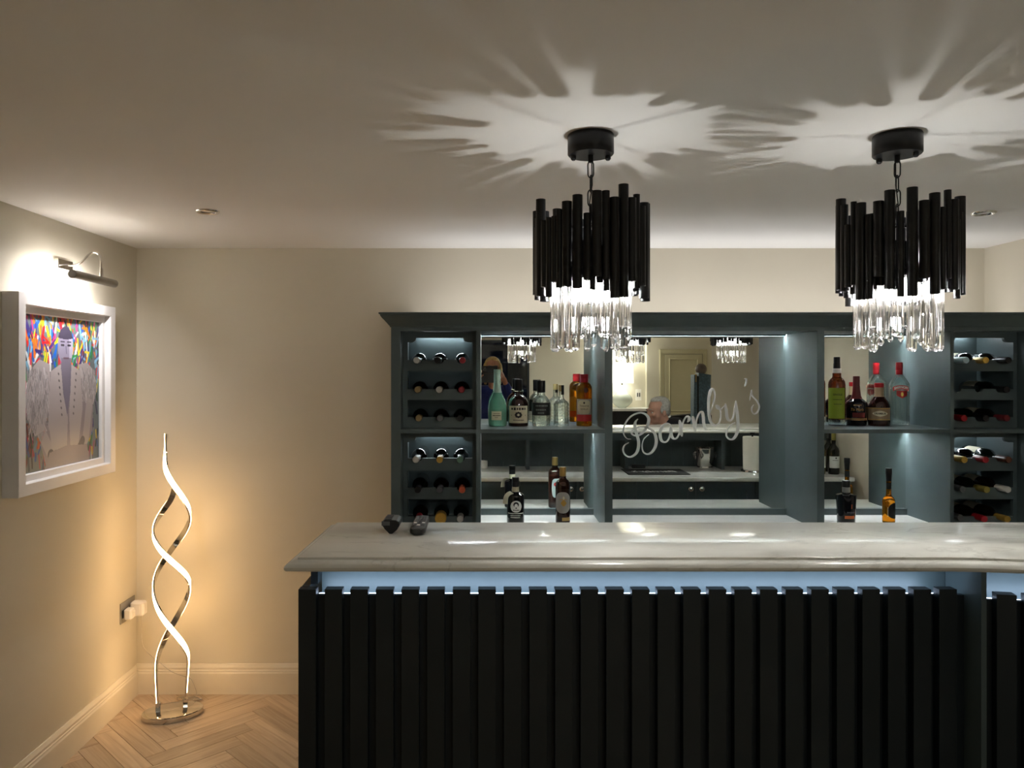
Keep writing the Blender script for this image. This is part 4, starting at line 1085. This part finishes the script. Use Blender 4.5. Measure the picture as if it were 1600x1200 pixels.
t = thing('remote_control', 'short chunky black remote with grey ribbed top lying left of the slim remote', 'remote', (-0.2445, 2.035, BT), rz=0.0)
mb = MB(); prof = [(-0.0235,0.022),(-0.022,0.033),(-0.017,0.0365),(0.014,0.0355),(0.021,0.031),(0.0225,0.021),(0.016,0.010),(0.004,0.0004),(-0.004,0.0004),(-0.017,0.012)]
secs = [[mb.bm.verts.new((x*k_, y, z)) for x, z in prof] for y, k_ in ((-0.030,0.9),(-0.026,1),(0.040,1),(0.045,0.9))]
for A, B in zip(secs, secs[1:]):
    for i in range(10): mb.bm.faces.new((A[i],A[(i+1)%10],B[(i+1)%10],B[i]))
mb.bm.faces.new(secs[0]); mb.bm.faces.new(secs[-1][::-1]); mb.build('casing', BLACKP, t)
for k in range(6): MB().box((-0.0165,-0.024+k*0.011,0.0362),(0.001,-0.018+k*0.011,0.0382)).build('rib', GREYP, t)
MB().box((-0.0245,-0.0302,0.021),(-0.002,-0.027,0.0335),0.001).build('grey_end', GREYP, t)

# things on the bar worktop, seen in the mirror
t = thing('ice_bucket', 'polished steel ice bucket with ring handles, seen in the mirror', 'ice bucket', (1.63, 2.02, CT))
MB().lathe([(0,0.0006),(0.050,0.0006),(0.056,0.006),(0.052,0.014),(0.058,0.03),(0.066,0.09),(0.068,0.14),(0.072,0.144),(0.072,0.148),(0.066,0.148),(0.064,0.10),(0.055,0.03),(0,0.025)], 36, cap=False).build('bowl', CHROME, t, smooth=40)
for s_ in (-1,1):
    MB().cyl((s_*0.066,0,0.118),(s_*0.076,0,0.118),0.006,0.005,10).build('handle_boss', CHROME, t, smooth=50)
    MB().tube([(s_*(0.077+0.004*sin(a)), 0.026*cos(a), 0.092+0.026*sin(a)) for a in np.linspace(0,2*pi,25)[:-1]], 0.003, 8, closed=True).build('ring_handle', CHROME, t, smooth=60)
t = thing('paper_towel', 'white kitchen roll on a stand, seen in the mirror', 'kitchen roll', (1.905, 2.24, CT))
MB().lathe([(0,0.0005),(0.078,0.0005),(0.080,0.004),(0.078,0.014),(0,0.015)], 36, cap=False).build('stand_base', CHROME, t, smooth=40)
MB().lathe([(0.02,0.0155),(0.060,0.0155),(0.0645,0.02),(0.0665,0.245),(0.064,0.25),(0.02,0.25),(0.02,0.0155)], 36, cap=False).build('roll', mat('tissue',(236,232,220),0.85,vary=0.02,bump=0.1,bscale=300), t, smooth=40)
MB().lathe([(0.006,0.015),(0.006,0.262),(0.018,0.264),(0.018,0.278),(0,0.280)], 16, cap=False).build('stand_rod', BLACKM, t, smooth=40)
t = thing('bar_mat', 'black bar mat with white script lettering on the working side, seen in the mirror', 'bar mat', (1.205, 2.27, CT))
MB().box((0.99,2.13,CT+0.0003),(1.42,2.41,CT+0.006),0.002).build('mat_base', mat('black_rubber',(18,18,19),0.7,vary=0.1), t, world=True)
mb = MB(); text_mesh(mb, "Barnby's", 0.11, lambda x,y: (1.205-x, 2.27-y, CT+0.0066), shear=0.35, bold=0.001, width=0.32)
mb.build('mat_lettering', WHITEI, t, world=True)
t = thing('card_case', 'small flat black case behind the bar mat, seen in the mirror', 'case', (1.135, 2.03, CT))
MB().box((1.085,2.01,CT+0.0003),(1.185,2.055,CT+0.026),0.006).build('case_body', BLACKP, t, world=True)
MB().box((1.0845,2.0095,CT+0.014),(1.1855,2.0555,CT+0.0155)).build('lid_seam', GREYP, t, world=True)
t = thing('candle_jar', 'small white candle jar on the working side, seen in the mirror', 'jar', (-0.008, 2.06, CT))
MB().lathe([(0,0.0005),(0.026,0.0005),(0.030,0.004),(0.031,0.05),(0.028,0.058),(0.024,0.058),(0.024,0.045),(0,0.045)], 24, cap=False).build('jar_body', WHITEP, t, smooth=40)
MB().lathe([(0.0,0.045),(0.0015,0.045),(0.0012,0.056),(0,0.056)], 6, cap=False).build('wick', BLACKP, t)
# ------------------------------------------------------------------ the sitting area behind the camera, seen in the mirror
FRM = mat('dark_frame', (24,26,30), 0.4, vary=0.05)
TRIM = mat('panel_paint', (196,188,158), 0.5, vary=0.02)
# dark glazed door at night
t = struct(MB().box((-1.30,YR,0.0),(0.68,YR+0.012,2.08)).build('window_1', NIGHT, world=True))
for x in (-1.30,-0.325,0.65): MB().box((x,YR+0.0125,0.0),(x+0.03,YR+0.05,2.08)).build('window_frame', FRM, t, world=True)
for z in (0.0,2.05): MB().box((-1.27,YR+0.0125,z),(0.65,YR+0.05,z+0.03)).build('window_frame', FRM, t, world=True)
# panelled door
yd = YR+0.10
t = struct(MB().box((2.72,yd,0.0),(3.28,yd+0.030,1.86)).build('door_1', TRIM, world=True))
rc = lambda a,b,c,d: [(a,b),(c,b),(c,d),(a,d)]
for a,b,c,d in ((2.80,1.02,3.20,1.78),(2.80,0.12,3.20,0.90)):
    mb = MB(); sweep(mb, rc(a,b,c,d), [(0.02,0.0),(0.02,0.010),(0.008,0.014),(0,0.006),(0,0.0)], closed=True, tf=lambda x,z,o: (x, yd+0.0305+o, z)); mb.build('panel_moulding', TRIM, t, world=True)
mb = MB(); sweep(mb, [(2.71,0.0),(2.71,1.87),(3.29,1.87),(3.29,0.0)][::-1], [(0,0.0),(0,0.016),(0.055,0.022),(0.07,0.016),(0.07,0.0)], tf=lambda x,z,o: (x, yd+o+0.0003, z))
struct(mb.build('trim_1', TRIM, world=True))
# sideboard, lamp, switch
t = thing('sideboard', 'black sideboard with white top under the table lamp, seen in the mirror', 'sideboard', (1.93,-3.80,0))
MB().box((1.42,-3.985,0.06),(2.43,-3.62,1.02)).build('carcass', BLACKP, t, world=True)
MB().box((1.40,-3.985,1.0205),(2.445,-3.60,1.062),0.004).build('top', WHITEP, t, world=True)
MB().box((1.45,-3.96,0.0),(2.40,-3.66,0.0595)).build('plinth', BLACKP, t, world=True)
for k in range(2): 
    d_ = MB().box((1.43+k*0.5,-3.6195,0.08),(1.92+k*0.5,-3.602,1.00),0.003).build('door', BLACKP, t, world=True)
    MB().box((1.87+k*0.10,-3.6015,0.5),(1.88+k*0.10,-3.585,0.64)).build('handle', CHROME, d_, world=True)
LX, LY = 2.06, -3.80
t = thing('table_lamp', 'lit table lamp with white drum shade and glass gourd base, seen in the mirror', 'table lamp', (LX,LY,1.0622))
MB().lathe([(0,0),(0.06,0),(0.062,0.006),(0.10,0.03),(0.145,0.08),(0.155,0.12),(0.14,0.165),(0.09,0.22),(0.045,0.27),(0.026,0.31),(0.022,0.34),(0,0.34)], 32, cap=False).build('glass_base', mat('bubble_glass',(232,238,230),0.22,trans=0.35,vary=0.04,bump=0.6,bscale=90), t, smooth=40)
MB().lathe([(0,0.34),(0.012,0.34),(0.012,0.40),(0,0.40)], 12, cap=False).build('lamp_holder', CHROME, t, smooth=40)
MB().lathe([(0.170,0.37),(0.160,0.655),(0.157,0.655),(0.167,0.37),(0.170,0.37)], 40, cap=False).build('lamp_shade', glow('shade_glow',(1,0.96,0.84),L_SHADE), t, smooth=40)
d = bpy.data.lights.new('table_lamp_light','POINT'); d.energy = 1.8; d.color = (1,0.95,0.80); d.shadow_soft_size = 0.05
o = bpy.data.objects.new('table_lamp_light', d); COL.objects.link(o); o.location = (LX,LY,1.0622+0.72)
t = thing('light_switch', 'white light switch plate on the wall right of the table lamp, seen in the mirror', 'switch', (2.345,YR,1.20))
MB().box((2.30,YR,1.165),(2.39,YR+0.008,1.335),0.002).build('switch_plate', WHITEP, t, world=True)
for x in (2.322,2.352): MB().box((x,YR+0.0085,1.22),(x+0.018,YR+0.013,1.28)).build('rocker', GREYP, t, world=True)
# sculpture
PX, PY = 2.505, -1.20
t = thing('sculpture', 'tall blue grey split pillar sculpture topped by a ball, seen in the mirror', 'sculpture', (PX,PY,0))
BLU = mat('blue_mosaic', (92,116,134), 0.45, vary=0.35, vscale=60, bump=0.5, bscale=80)
MB().box((PX-0.14,PY-0.10,0),(PX+0.14,PY+0.10,0.04),0.004).build('plinth', BLACKM, t, world=True)
def col(xa0,xa1,xb0,xb1,z1,m,nm,sl=0.0):
    mb = MB(); lo = [(PX+xa0,PY-0.06,0.0405),(PX+xa1,PY-0.06,0.0405),(PX+xa1,PY+0.06,0.0405),(PX+xa0,PY+0.06,0.0405)]
    hi = [(PX+xb0,PY-0.075,z1+sl),(PX+xb1,PY-0.075,z1),(PX+xb1,PY+0.075,z1),(PX+xb0,PY+0.075,z1+sl)]
    A = [mb.bm.verts.new(p) for p in lo]; B = [mb.bm.verts.new(p) for p in hi]
    mb.bm.faces.new(A[::-1]); mb.bm.faces.new(B)
    for i in range(4): mb.bm.faces.new((A[i],A[(i+1)%4],B[(i+1)%4],B[i]))
    return mb.build(nm, m, t, world=True)
col(-0.105,-0.050,-0.095,-0.062,1.575,BLU,'pillar_half',0.0)
col(-0.036,0.060,-0.042,0.098,1.575,BLU,'pillar_half',0.022)
col(-0.0495,-0.0365,-0.0615,-0.0425,1.56,BLACKM,'black_core')
MB().box((PX-0.082,PY+0.078,1.49),(PX-0.070,PY+0.086,1.585),0.002).build('gold_leaf', GOLDC, t, world=True)
MB().cyl((PX+0.005,PY,1.55),(PX+0.005,PY,1.60),0.02,0.02,12).build('ball_stem', BLACKM, t, world=True)
MB().sphere((PX+0.005,PY,1.640),0.066,24).build('ball', mat('stone_ball',(128,116,112),0.4,vary=0.25,vscale=20), t, world=True, smooth=60)
# armchair
t = thing('armchair', 'high backed black armchair behind the seated man, seen in the mirror', 'armchair', (2.65,-1.75,0))
LEA = mat('black_leather', (24,24,28), 0.45, vary=0.1, bump=0.1, bscale=120)
x0, y0 = 2.65, -1.75
MB().box((x0-0.34,y0-0.33,0.20),(x0+0.34,y0+0.36,0.40),0.03).build('seat_base', LEA, t, world=True)
MB().box((x0-0.26,y0-0.20,0.401),(x0+0.26,y0+0.37,0.50),0.03).build('seat_cushion', LEA, t, world=True)
mb = MB(); mb.prism([(x0-0.36,0.405),(x0+0.36,0.405),(x0+0.37,0.98),(x0+0.30,1.05),(x0,1.075),(x0-0.30,1.05),(x0-0.37,0.98)], 'y', y0-0.36, y0-0.21); mb.build('backrest', LEA, t, world=True)
for s_ in (-1,1):
    MB().box((x0+s_*0.27,y0-0.205,0.402),(x0+s_*0.38,y0+0.36,0.64),0.03).build('arm', LEA, t, world=True)
    for yy_ in (-0.28,0.30): MB().cyl((x0+s_*0.28,y0+yy_,0.0),(x0+s_*0.28,y0+yy_,0.199),0.014,0.022,10).build('leg', BLACKM, t, world=True)

# ------------------------------------------------------------------ people
def blob(name, prims, voxel, m, parent, M=None, smooth_it=4):
    mb = MB(); M = M or Matrix()
    for p in prims:
        if p[0] == 'e':
            X = M @ Matrix.Translation(p[1]) @ (p[3] if len(p) > 3 else Matrix()) @ Matrix.Diagonal((*p[2],1))
            t_ = bmesh.new(); bmesh.ops.create_uvsphere(t_, u_segments=20, v_segments=12, radius=1); mb.merge(t_, X)
        else:
            a, b, r0, r1 = Vector(p[1]), Vector(p[2]), p[3], p[4]; L = (b-a).length; n = 8
            Q = (b-a).to_track_quat('Z','Y').to_matrix().to_4x4()
            pr = [(r0*cos(x), -r0*sin(x)) for x in np.linspace(pi/2,0,6)] + [(r1*cos(x), L+r1*sin(x)) for x in np.linspace(0,pi/2,6)]
            pr[0] = (0,pr[0][1]); pr[-1] = (0,pr[-1][1])
            mb.lathe(pr, 16, M=M @ Matrix.Translation(a) @ Q, cap=False)
    o = mb.build(name, m, parent)
    md = o.modifiers.new('r','REMESH'); md.mode = 'VOXEL'; md.voxel_size = voxel
    sm = o.modifiers.new('s','SMOOTH'); sm.iterations = smooth_it; sm.factor = 0.5
    dg = bpy.context.evaluated_depsgraph_get(); me = bpy.data.meshes.new_from_object(o.evaluated_get(dg))
    old = o.data; o.modifiers.clear(); o.data = me; bpy.data.meshes.remove(old)
    if not me.materials: me.materials.append(m)
    for p in me.polygons: p.use_smooth = True
    return o
def HT(c, yaw, pitch=0.0, roll=0.0, s=1.0):
    return Matrix.Translation(c) @ Matrix.Rotation(yaw,4,'Z') @ Matrix.Rotation(pitch,4,'X') @ Matrix.Rotation(roll,4,'Y') @ Matrix.Scale(s,4)
def tp(M, prims):
    out = []
    for p in prims:
        if p[0] == 'e': out.append(('e', tuple(M @ Vector(p[1])), p[2], M.to_3x3().normalized().to_4x4() @ (p[3] if len(p)>3 else Matrix())))
        else: out.append(('c', tuple(M @ Vector(p[1])), tuple(M @ Vector(p[2])), p[3], p[4]))
    return out
HEAD = [('e',(0,0.015,0.035),(0.074,0.094,0.088)), ('e',(0,-0.030,-0.020),(0.062,0.066,0.085)), ('e',(0,-0.042,-0.070),(0.048,0.052,0.042)), ('e',(0,-0.080,-0.098),(0.022,0.018,0.016)),
        ('c',(0,-0.092,0.012),(0,-0.112,-0.026),0.009,0.013), ('e',(-0.011,-0.100,-0.030),(0.009,0.011,0.008)), ('e',(0.011,-0.100,-0.030),(0.009,0.011,0.008)),
        ('c',(-0.040,-0.082,0.024),(0.040,-0.082,0.024),0.011,0.011), ('e',(-0.042,-0.068,-0.022),(0.022,0.022,0.020)), ('e',(0.042,-0.068,-0.022),(0.022,0.022,0.020)),
        ('e',(0.076,0.015,-0.010),(0.010,0.020,0.032)), ('e',(-0.076,0.015,-0.010),(0.010,0.020,0.032)),
        ('c',(-0.020,-0.088,-0.058),(0.020,-0.088,-0.058),0.008,0.008), ('c',(-0.017,-0.086,-0.069),(0.017,-0.086,-0.069),0.008,0.008)]
def face_parts(M, body, iris=(70,60,50), brow=(120,112,104), lip=(150,92,84)):
    EW = mat('eye_white',(220,216,208),0.25,vary=0); IR = mat('iris_%d'%iris[0],iris,0.2,vary=0)
    for s_ in (-1,1):
        e = MB().sphere(M @ Vector((s_*0.030,-0.0755,0.002)), 0.0115, 12).build('eye', EW, body, world=True, smooth=60)
        MB().sphere(M @ Vector((s_*0.030,-0.0830,0.002)), 0.0052, 10).build('iris', IR, body, world=True, smooth=60)
        MB().tube([tuple(M @ Vector(p)) for p in ((s_*0.014,-0.0965,0.026),(s_*0.030,-0.0965,0.031),(s_*0.046,-0.086,0.027))], 0.0035, 6).build('eyebrow', mat('brow_%d'%brow[0],brow,0.8,vary=0.1), body, world=True)
    MB().tube([tuple(M @ Vector(p)) for p in ((-0.021,-0.0905,-0.0635),(-0.008,-0.0985,-0.062),(0.008,-0.0985,-0.062),(0.021,-0.0905,-0.0635))], 0.0035, 6).build('mouth', mat('lip_%d'%lip[0],lip,0.5,vary=0), body, world=True)
def hand(M, curl, side=1):
    """wrist at the origin, fingers along +X, palm facing -Z, thumb on the +Y*side edge"""
    pr = [('e',(0.045,0,0),(0.048,0.040,0.014)), ('c',(-0.02,0,0),(0.02,0,0),0.026,0.027)]
    for k, (y, l, r) in enumerate(((0.030,0.072,0.0088),(0.010,0.080,0.0090),(-0.010,0.074,0.0086),(-0.029,0.058,0.0078))):
        p = Vector((0.085,y*side,0)); ang = 0.0; seg = (0.45*l,0.32*l,0.25*l); a0 = p - Vector((0.03,0,0))
        prev = a0; cur = p
        pr.append(('c',tuple(prev),tuple(cur),r*1.05,r))
        for q, s_ in enumerate(seg):
            ang += curl[q]; nx = cur + Vector((cos(ang)*s_,0,-sin(ang)*s_)); pr.append(('c',tuple(cur),tuple(nx),r*(1-0.06*q),r*(0.94-0.06*q))); cur = nx
    pr += [('c',(0.015,0.022*side,-0.004),(0.050,0.052*side,-0.014),0.013,0.011),('c',(0.050,0.052*side,-0.014),(0.075,0.064*side,-0.026),0.0105,0.0095),('c',(0.075,0.064*side,-0.026),(0.096,0.066*side,-0.038),0.0095,0.0085)]
    return tp(M, pr)
SK1 = mat('skin_ruddy',(190,142,120),0.5,vary=0.06,vscale=30); SK2 = mat('skin_fair',(206,150,126),0.5,vary=0.05,vscale=30)
# seated man on a stool
MX, MY = 1.50, 1.05
st = thing('bar_stool', 'low black stool under the seated man, seen in the mirror', 'stool', (MX+0.14,MY,0))
MB().lathe([(0,0.44),(0.16,0.44),(0.185,0.455),(0.19,0.48),(0.18,0.498),(0.15,0.505),(0,0.505)], 32, cap=False).build('seat', LEA, st, smooth=40)
for q in range(4):
    a = pi/4+q*pi/2; MB().cyl((0.13*cos(a),0.13*sin(a),0.439),(0.20*cos(a),0.20*sin(a),0.0),0.014,0.011,10).build('leg', BLACKM, st, smooth=60)
MB().tube([(0.168*cos(a),0.168*sin(a),0.20) for a in np.linspace(0,2*pi,33)[:-1]], 0.008, 8, closed=True).build('foot_ring', CHROME, st, smooth=60)
man = thing('person', 'seated grey haired man in a dark jacket turned to the left, seen in the mirror', 'person', (MX,MY,0))
hc = Vector((MX, MY, 1.272)); HM = HT(hc, radians(-112), radians(6))      # faces -X, a little towards the mirror
fw = Vector((-1,0.15,0)).normalized(); sd = Vector((0.15,1,0)).normalized()
hip = Vector((MX+0.15, MY-0.01, 0.64)); chest = Vector((MX+0.11, MY-0.01, 0.95)); nk = Vector((MX+0.065, MY-0.005, 1.13)); shz = 1.06
torso = [('e',tuple(hip),(0.15,0.18,0.11)), ('e',tuple((hip+chest)/2),(0.125,0.16,0.17)), ('e',tuple(chest),(0.125,0.185,0.17)), ('c',tuple(chest+Vector((0,-0.16,0.11))),tuple(chest+Vector((0,0.16,0.11))),0.072,0.072), ('c',tuple(nk+Vector((0.02,0,-0.04))),tuple(hc+Vector((0.03,0,-0.05))),0.060,0.056)]
limbs = []; hands_ = []
for s_ in (-1,1):
    sh = chest+Vector((0.01,s_*0.20,0.10)); el = chest+Vector((-0.06,s_*0.25,-0.18)); wr = el+Vector((-0.22,-s_*0.06,-0.04))
    limbs += [('c',tuple(sh),tuple(el),0.052,0.042),('c',tuple(el),tuple(wr),0.040,0.029)]
    hands_ += hand(Matrix.Translation(wr) @ Matrix.Rotation(pi,4,'Z') @ Matrix.Rotation(0.12,4,'Y'), (0.35,0.45,0.35), -s_)
    kn = hip+Vector((-0.44,s_*0.13,-0.07)); an = Vector((kn.x+0.02,kn.y,0.09))
    limbs += [('c',tuple(hip+Vector((-0.02,s_*0.09,-0.01))),tuple(kn),0.082,0.060),('c',tuple(kn),tuple(an),0.056,0.038),('c',tuple(an+Vector((0.03,0,-0.05))),tuple(an+Vector((-0.15,0,-0.062))),0.032,0.026)]
body = blob('body', tp(HM, HEAD)+torso+limbs+hands_, 0.0055, SK1, man, Matrix.Translation(-man.location))
face_parts(HM, body, (60,60,64), (150,146,140), (140,84,76))
blob('hair', tp(HM, [('e',(0,0.044,0.052),(0.079,0.080,0.078)),('e',(0,0.016,0.096),(0.058,0.072,0.034)),('e',(-0.066,0.030,0.02),(0.018,0.05,0.05)),('e',(0.066,0.030,0.02),(0.018,0.05,0.05)),('e',(0,0.080,0.0),(0.062,0.034,0.06))]), 0.006, mat('grey_hair',(176,172,164),0.8,vary=0.2,vscale=60,bump=0.6,bscale=160), man, Matrix.Translation(-man.location))
JK = mat('dark_jacket',(26,27,34),0.75,vary=0.1,bump=0.15,bscale=120)
jk = [(p[0],p[1],tuple(v+0.018 for v in p[2])) if p[0]=='e' else (p[0],p[1],p[2],p[3]+0.016,p[4]+0.016) for p in torso[:4]] + [('c',p[1],p[2],p[3]+0.018,p[4]+0.014) for i,p in enumerate(limbs) if i%5 in (0,1)]
jk += [('e',(MX+0.15,MY-0.01,1.125),(0.12,0.19,0.10)),('e',tuple(nk+Vector((0.035,0,-0.015))),(0.075,0.088,0.055)),('e',tuple(chest+Vector((0.05,0,0.13))),(0.09,0.18,0.09))]
blob('jacket', jk, 0.008, JK, man, Matrix.Translation(-man.location))
tr = [('c',p[1],p[2],p[3]+0.014,p[4]+0.014) for i,p in enumerate(limbs) if i%5 in (2,3)]
blob('trousers', tr+[('e',tuple(hip+Vector((-0.02,0,-0.02))),(0.155,0.185,0.095))], 0.008, mat('dark_trousers',(34,36,46),0.8,vary=0.1), man, Matrix.Translation(-man.location))
blob('shoes', [('c',p[1],p[2],p[3]+0.006,p[4]+0.010) for i,p in enumerate(limbs) if i%5==4], 0.006, BLACKP, man, Matrix.Translation(-man.location))

# the woman taking the photograph
ph = thing('phone', 'black phone in an open wallet case held up by the woman, seen in the mirror', 'phone', (0.055,-0.018,EYE-0.11))
MB().box((-0.024,-0.022,EYE-0.042),(0.132,-0.012,EYE+0.034),0.003).build('phone_body', BLACKP, ph, world=True)
MB().box((-0.026,-0.020,EYE-0.135),(0.134,-0.016,EYE-0.0425),0.001).build('case_flap', BLACKP, ph, world=True)
MB().box((-0.020,-0.0119,EYE-0.014),(0.014,-0.0100,EYE+0.022),0.001).build('camera_module', GREYP, ph, world=True)
for x,z in ((-0.011,0.012),(0.006,-0.004)): MB().cyl((x,-0.0099,EYE+z),(x,-0.0085,EYE+z),0.007,0.007,14).build('lens', CHROME, ph, world=True)
wo = thing('person', 'blonde woman in a blue top taking the photograph, seen in the mirror', 'person', (0.09,-0.36,0))
wh = Vector((0.085,-0.30,1.640)); WM = HT(wh, radians(180), radians(-4))
wt = [('e',(0.09,-0.37,0.98),(0.165,0.12,0.13)),('e',(0.09,-0.37,1.12),(0.135,0.105,0.16)),('e',(0.09,-0.36,1.28),(0.155,0.12,0.15)),('c',(-0.06,-0.37,1.40),(0.24,-0.37,1.40),0.055,0.055),('c',(0.09,-0.355,1.42),(0.088,-0.32,1.57),0.050,0.048)]
wl = []; whd = []
shR = Vector((0.27,-0.36,1.385)); elR = Vector((0.335,-0.22,1.20)); wrR = Vector((0.205,-0.085,1.515))
shL = Vector((-0.09,-0.36,1.385)); elL = Vector((-0.20,-0.22,1.24)); wrL = Vector((-0.100,-0.075,1.520))
for sh, el, wr in ((shR,elR,wrR),(shL,elL,wrL)): wl += [('c',tuple(sh),tuple(el),0.046,0.038),('c',tuple(el),tuple(wr),0.036,0.025)]
def aim(o, x, z):
    X = Vector(x).normalized(); Zv = Vector(z); Y = Zv.cross(X).normalized(); Zv = X.cross(Y)
    return Matrix.Translation(o) @ Matrix((X,Y,Zv)).transposed().to_4x4()
whd += hand(aim(wrR, (-0.35,0.15,0.92), (0.9,0.35,0.2)), (0.55,0.75,0.5), -1)
whd += hand(aim(wrL, (0.35,0.15,0.92), (-0.9,0.35,0.2)), (0.55,0.75,0.5), 1)
lg = []
for s_ in (-1,1): lg += [('c',(0.09+s_*0.085,-0.37,0.92),(0.09+s_*0.085,-0.36,0.50),0.085,0.056),('c',(0.09+s_*0.085,-0.36,0.50),(0.09+s_*0.085,-0.38,0.09),0.052,0.036),('c',(0.09+s_*0.085,-0.40,0.04),(0.09+s_*0.085,-0.24,0.030),0.034,0.028)]
body = blob('body', tp(WM, HEAD)+wt+wl+whd+lg, 0.0055, SK2, wo, Matrix.Translation(-wo.location))
face_parts(WM, body, (80,90,100), (150,116,80), (176,96,92))
blob('hair', tp(WM, [('e',(0,0.036,0.052),(0.086,0.092,0.084)),('e',(0,-0.005,0.100),(0.060,0.060,0.030)),('e',(-0.078,0.010,-0.030),(0.026,0.056,0.10)),('e',(0.078,0.010,-0.030),(0.026,0.056,0.10)),('e',(0,0.080,-0.04),(0.080,0.04,0.11)),('c',(-0.080,0.0,-0.06),(-0.074,-0.03,-0.15),0.026,0.016),('c',(0.080,0.0,-0.06),(0.074,-0.03,-0.15),0.026,0.016)]), 0.006, mat('blonde_hair',(206,176,120),0.6,vary=0.25,vscale=50,bump=0.6,bscale=140), wo, Matrix.Translation(-wo.location))
BLUE = mat('blue_knit',(30,44,110),0.8,vary=0.12,bump=0.3,bscale=160)
tops = [(p[0],p[1],tuple(v+0.016 for v in p[2])) if p[0]=='e' else (p[0],p[1],p[2],p[3]+0.016,p[4]+0.016) for p in wt[:4]]
tops += [('c',p[1],p[2] if i%2==0 else tuple(Vector(p[1]).lerp(Vector(p[2]),0.86)),p[3]+0.016,p[4]+(0.016 if i%2==0 else 0.014)) for i,p in enumerate(wl)]
blob('knit_top', tops, 0.008, BLUE, wo, Matrix.Translation(-wo.location))
blob('jeans', [(p[0],p[1],p[2],p[3]+0.012,p[4]+0.012) for i,p in enumerate(lg) if i%3<2]+[('e',(0.09,-0.37,0.94),(0.178,0.132,0.11))], 0.008, mat('dark_jeans',(38,44,62),0.8,vary=0.1), wo, Matrix.Translation(-wo.location))
blob('shoes', [(p[0],p[1],p[2],p[3]+0.005,p[4]+0.006) for i,p in enumerate(lg) if i%3==2], 0.006, BLACKP, wo, Matrix.Translation(-wo.location))
gl = MB()
for s_ in (-1,1): gl.tube([tuple(WM @ Vector((s_*0.032+0.026*cos(a),-0.108,0.002+0.020*sin(a)))) for a in np.linspace(0,2*pi,21)[:-1]], 0.002, 6, closed=True)
gl.tube([tuple(WM @ Vector(p)) for p in ((-0.007,-0.109,0.008),(0.007,-0.109,0.008))], 0.002, 6)
for s_ in (-1,1): gl.tube([tuple(WM @ Vector(p)) for p in ((s_*0.058,-0.107,0.008),(s_*0.081,-0.06,0.010),(s_*0.080,0.02,0.008))], 0.0016, 6)
gl.build('spectacles', BLACKP, wo, world=True)
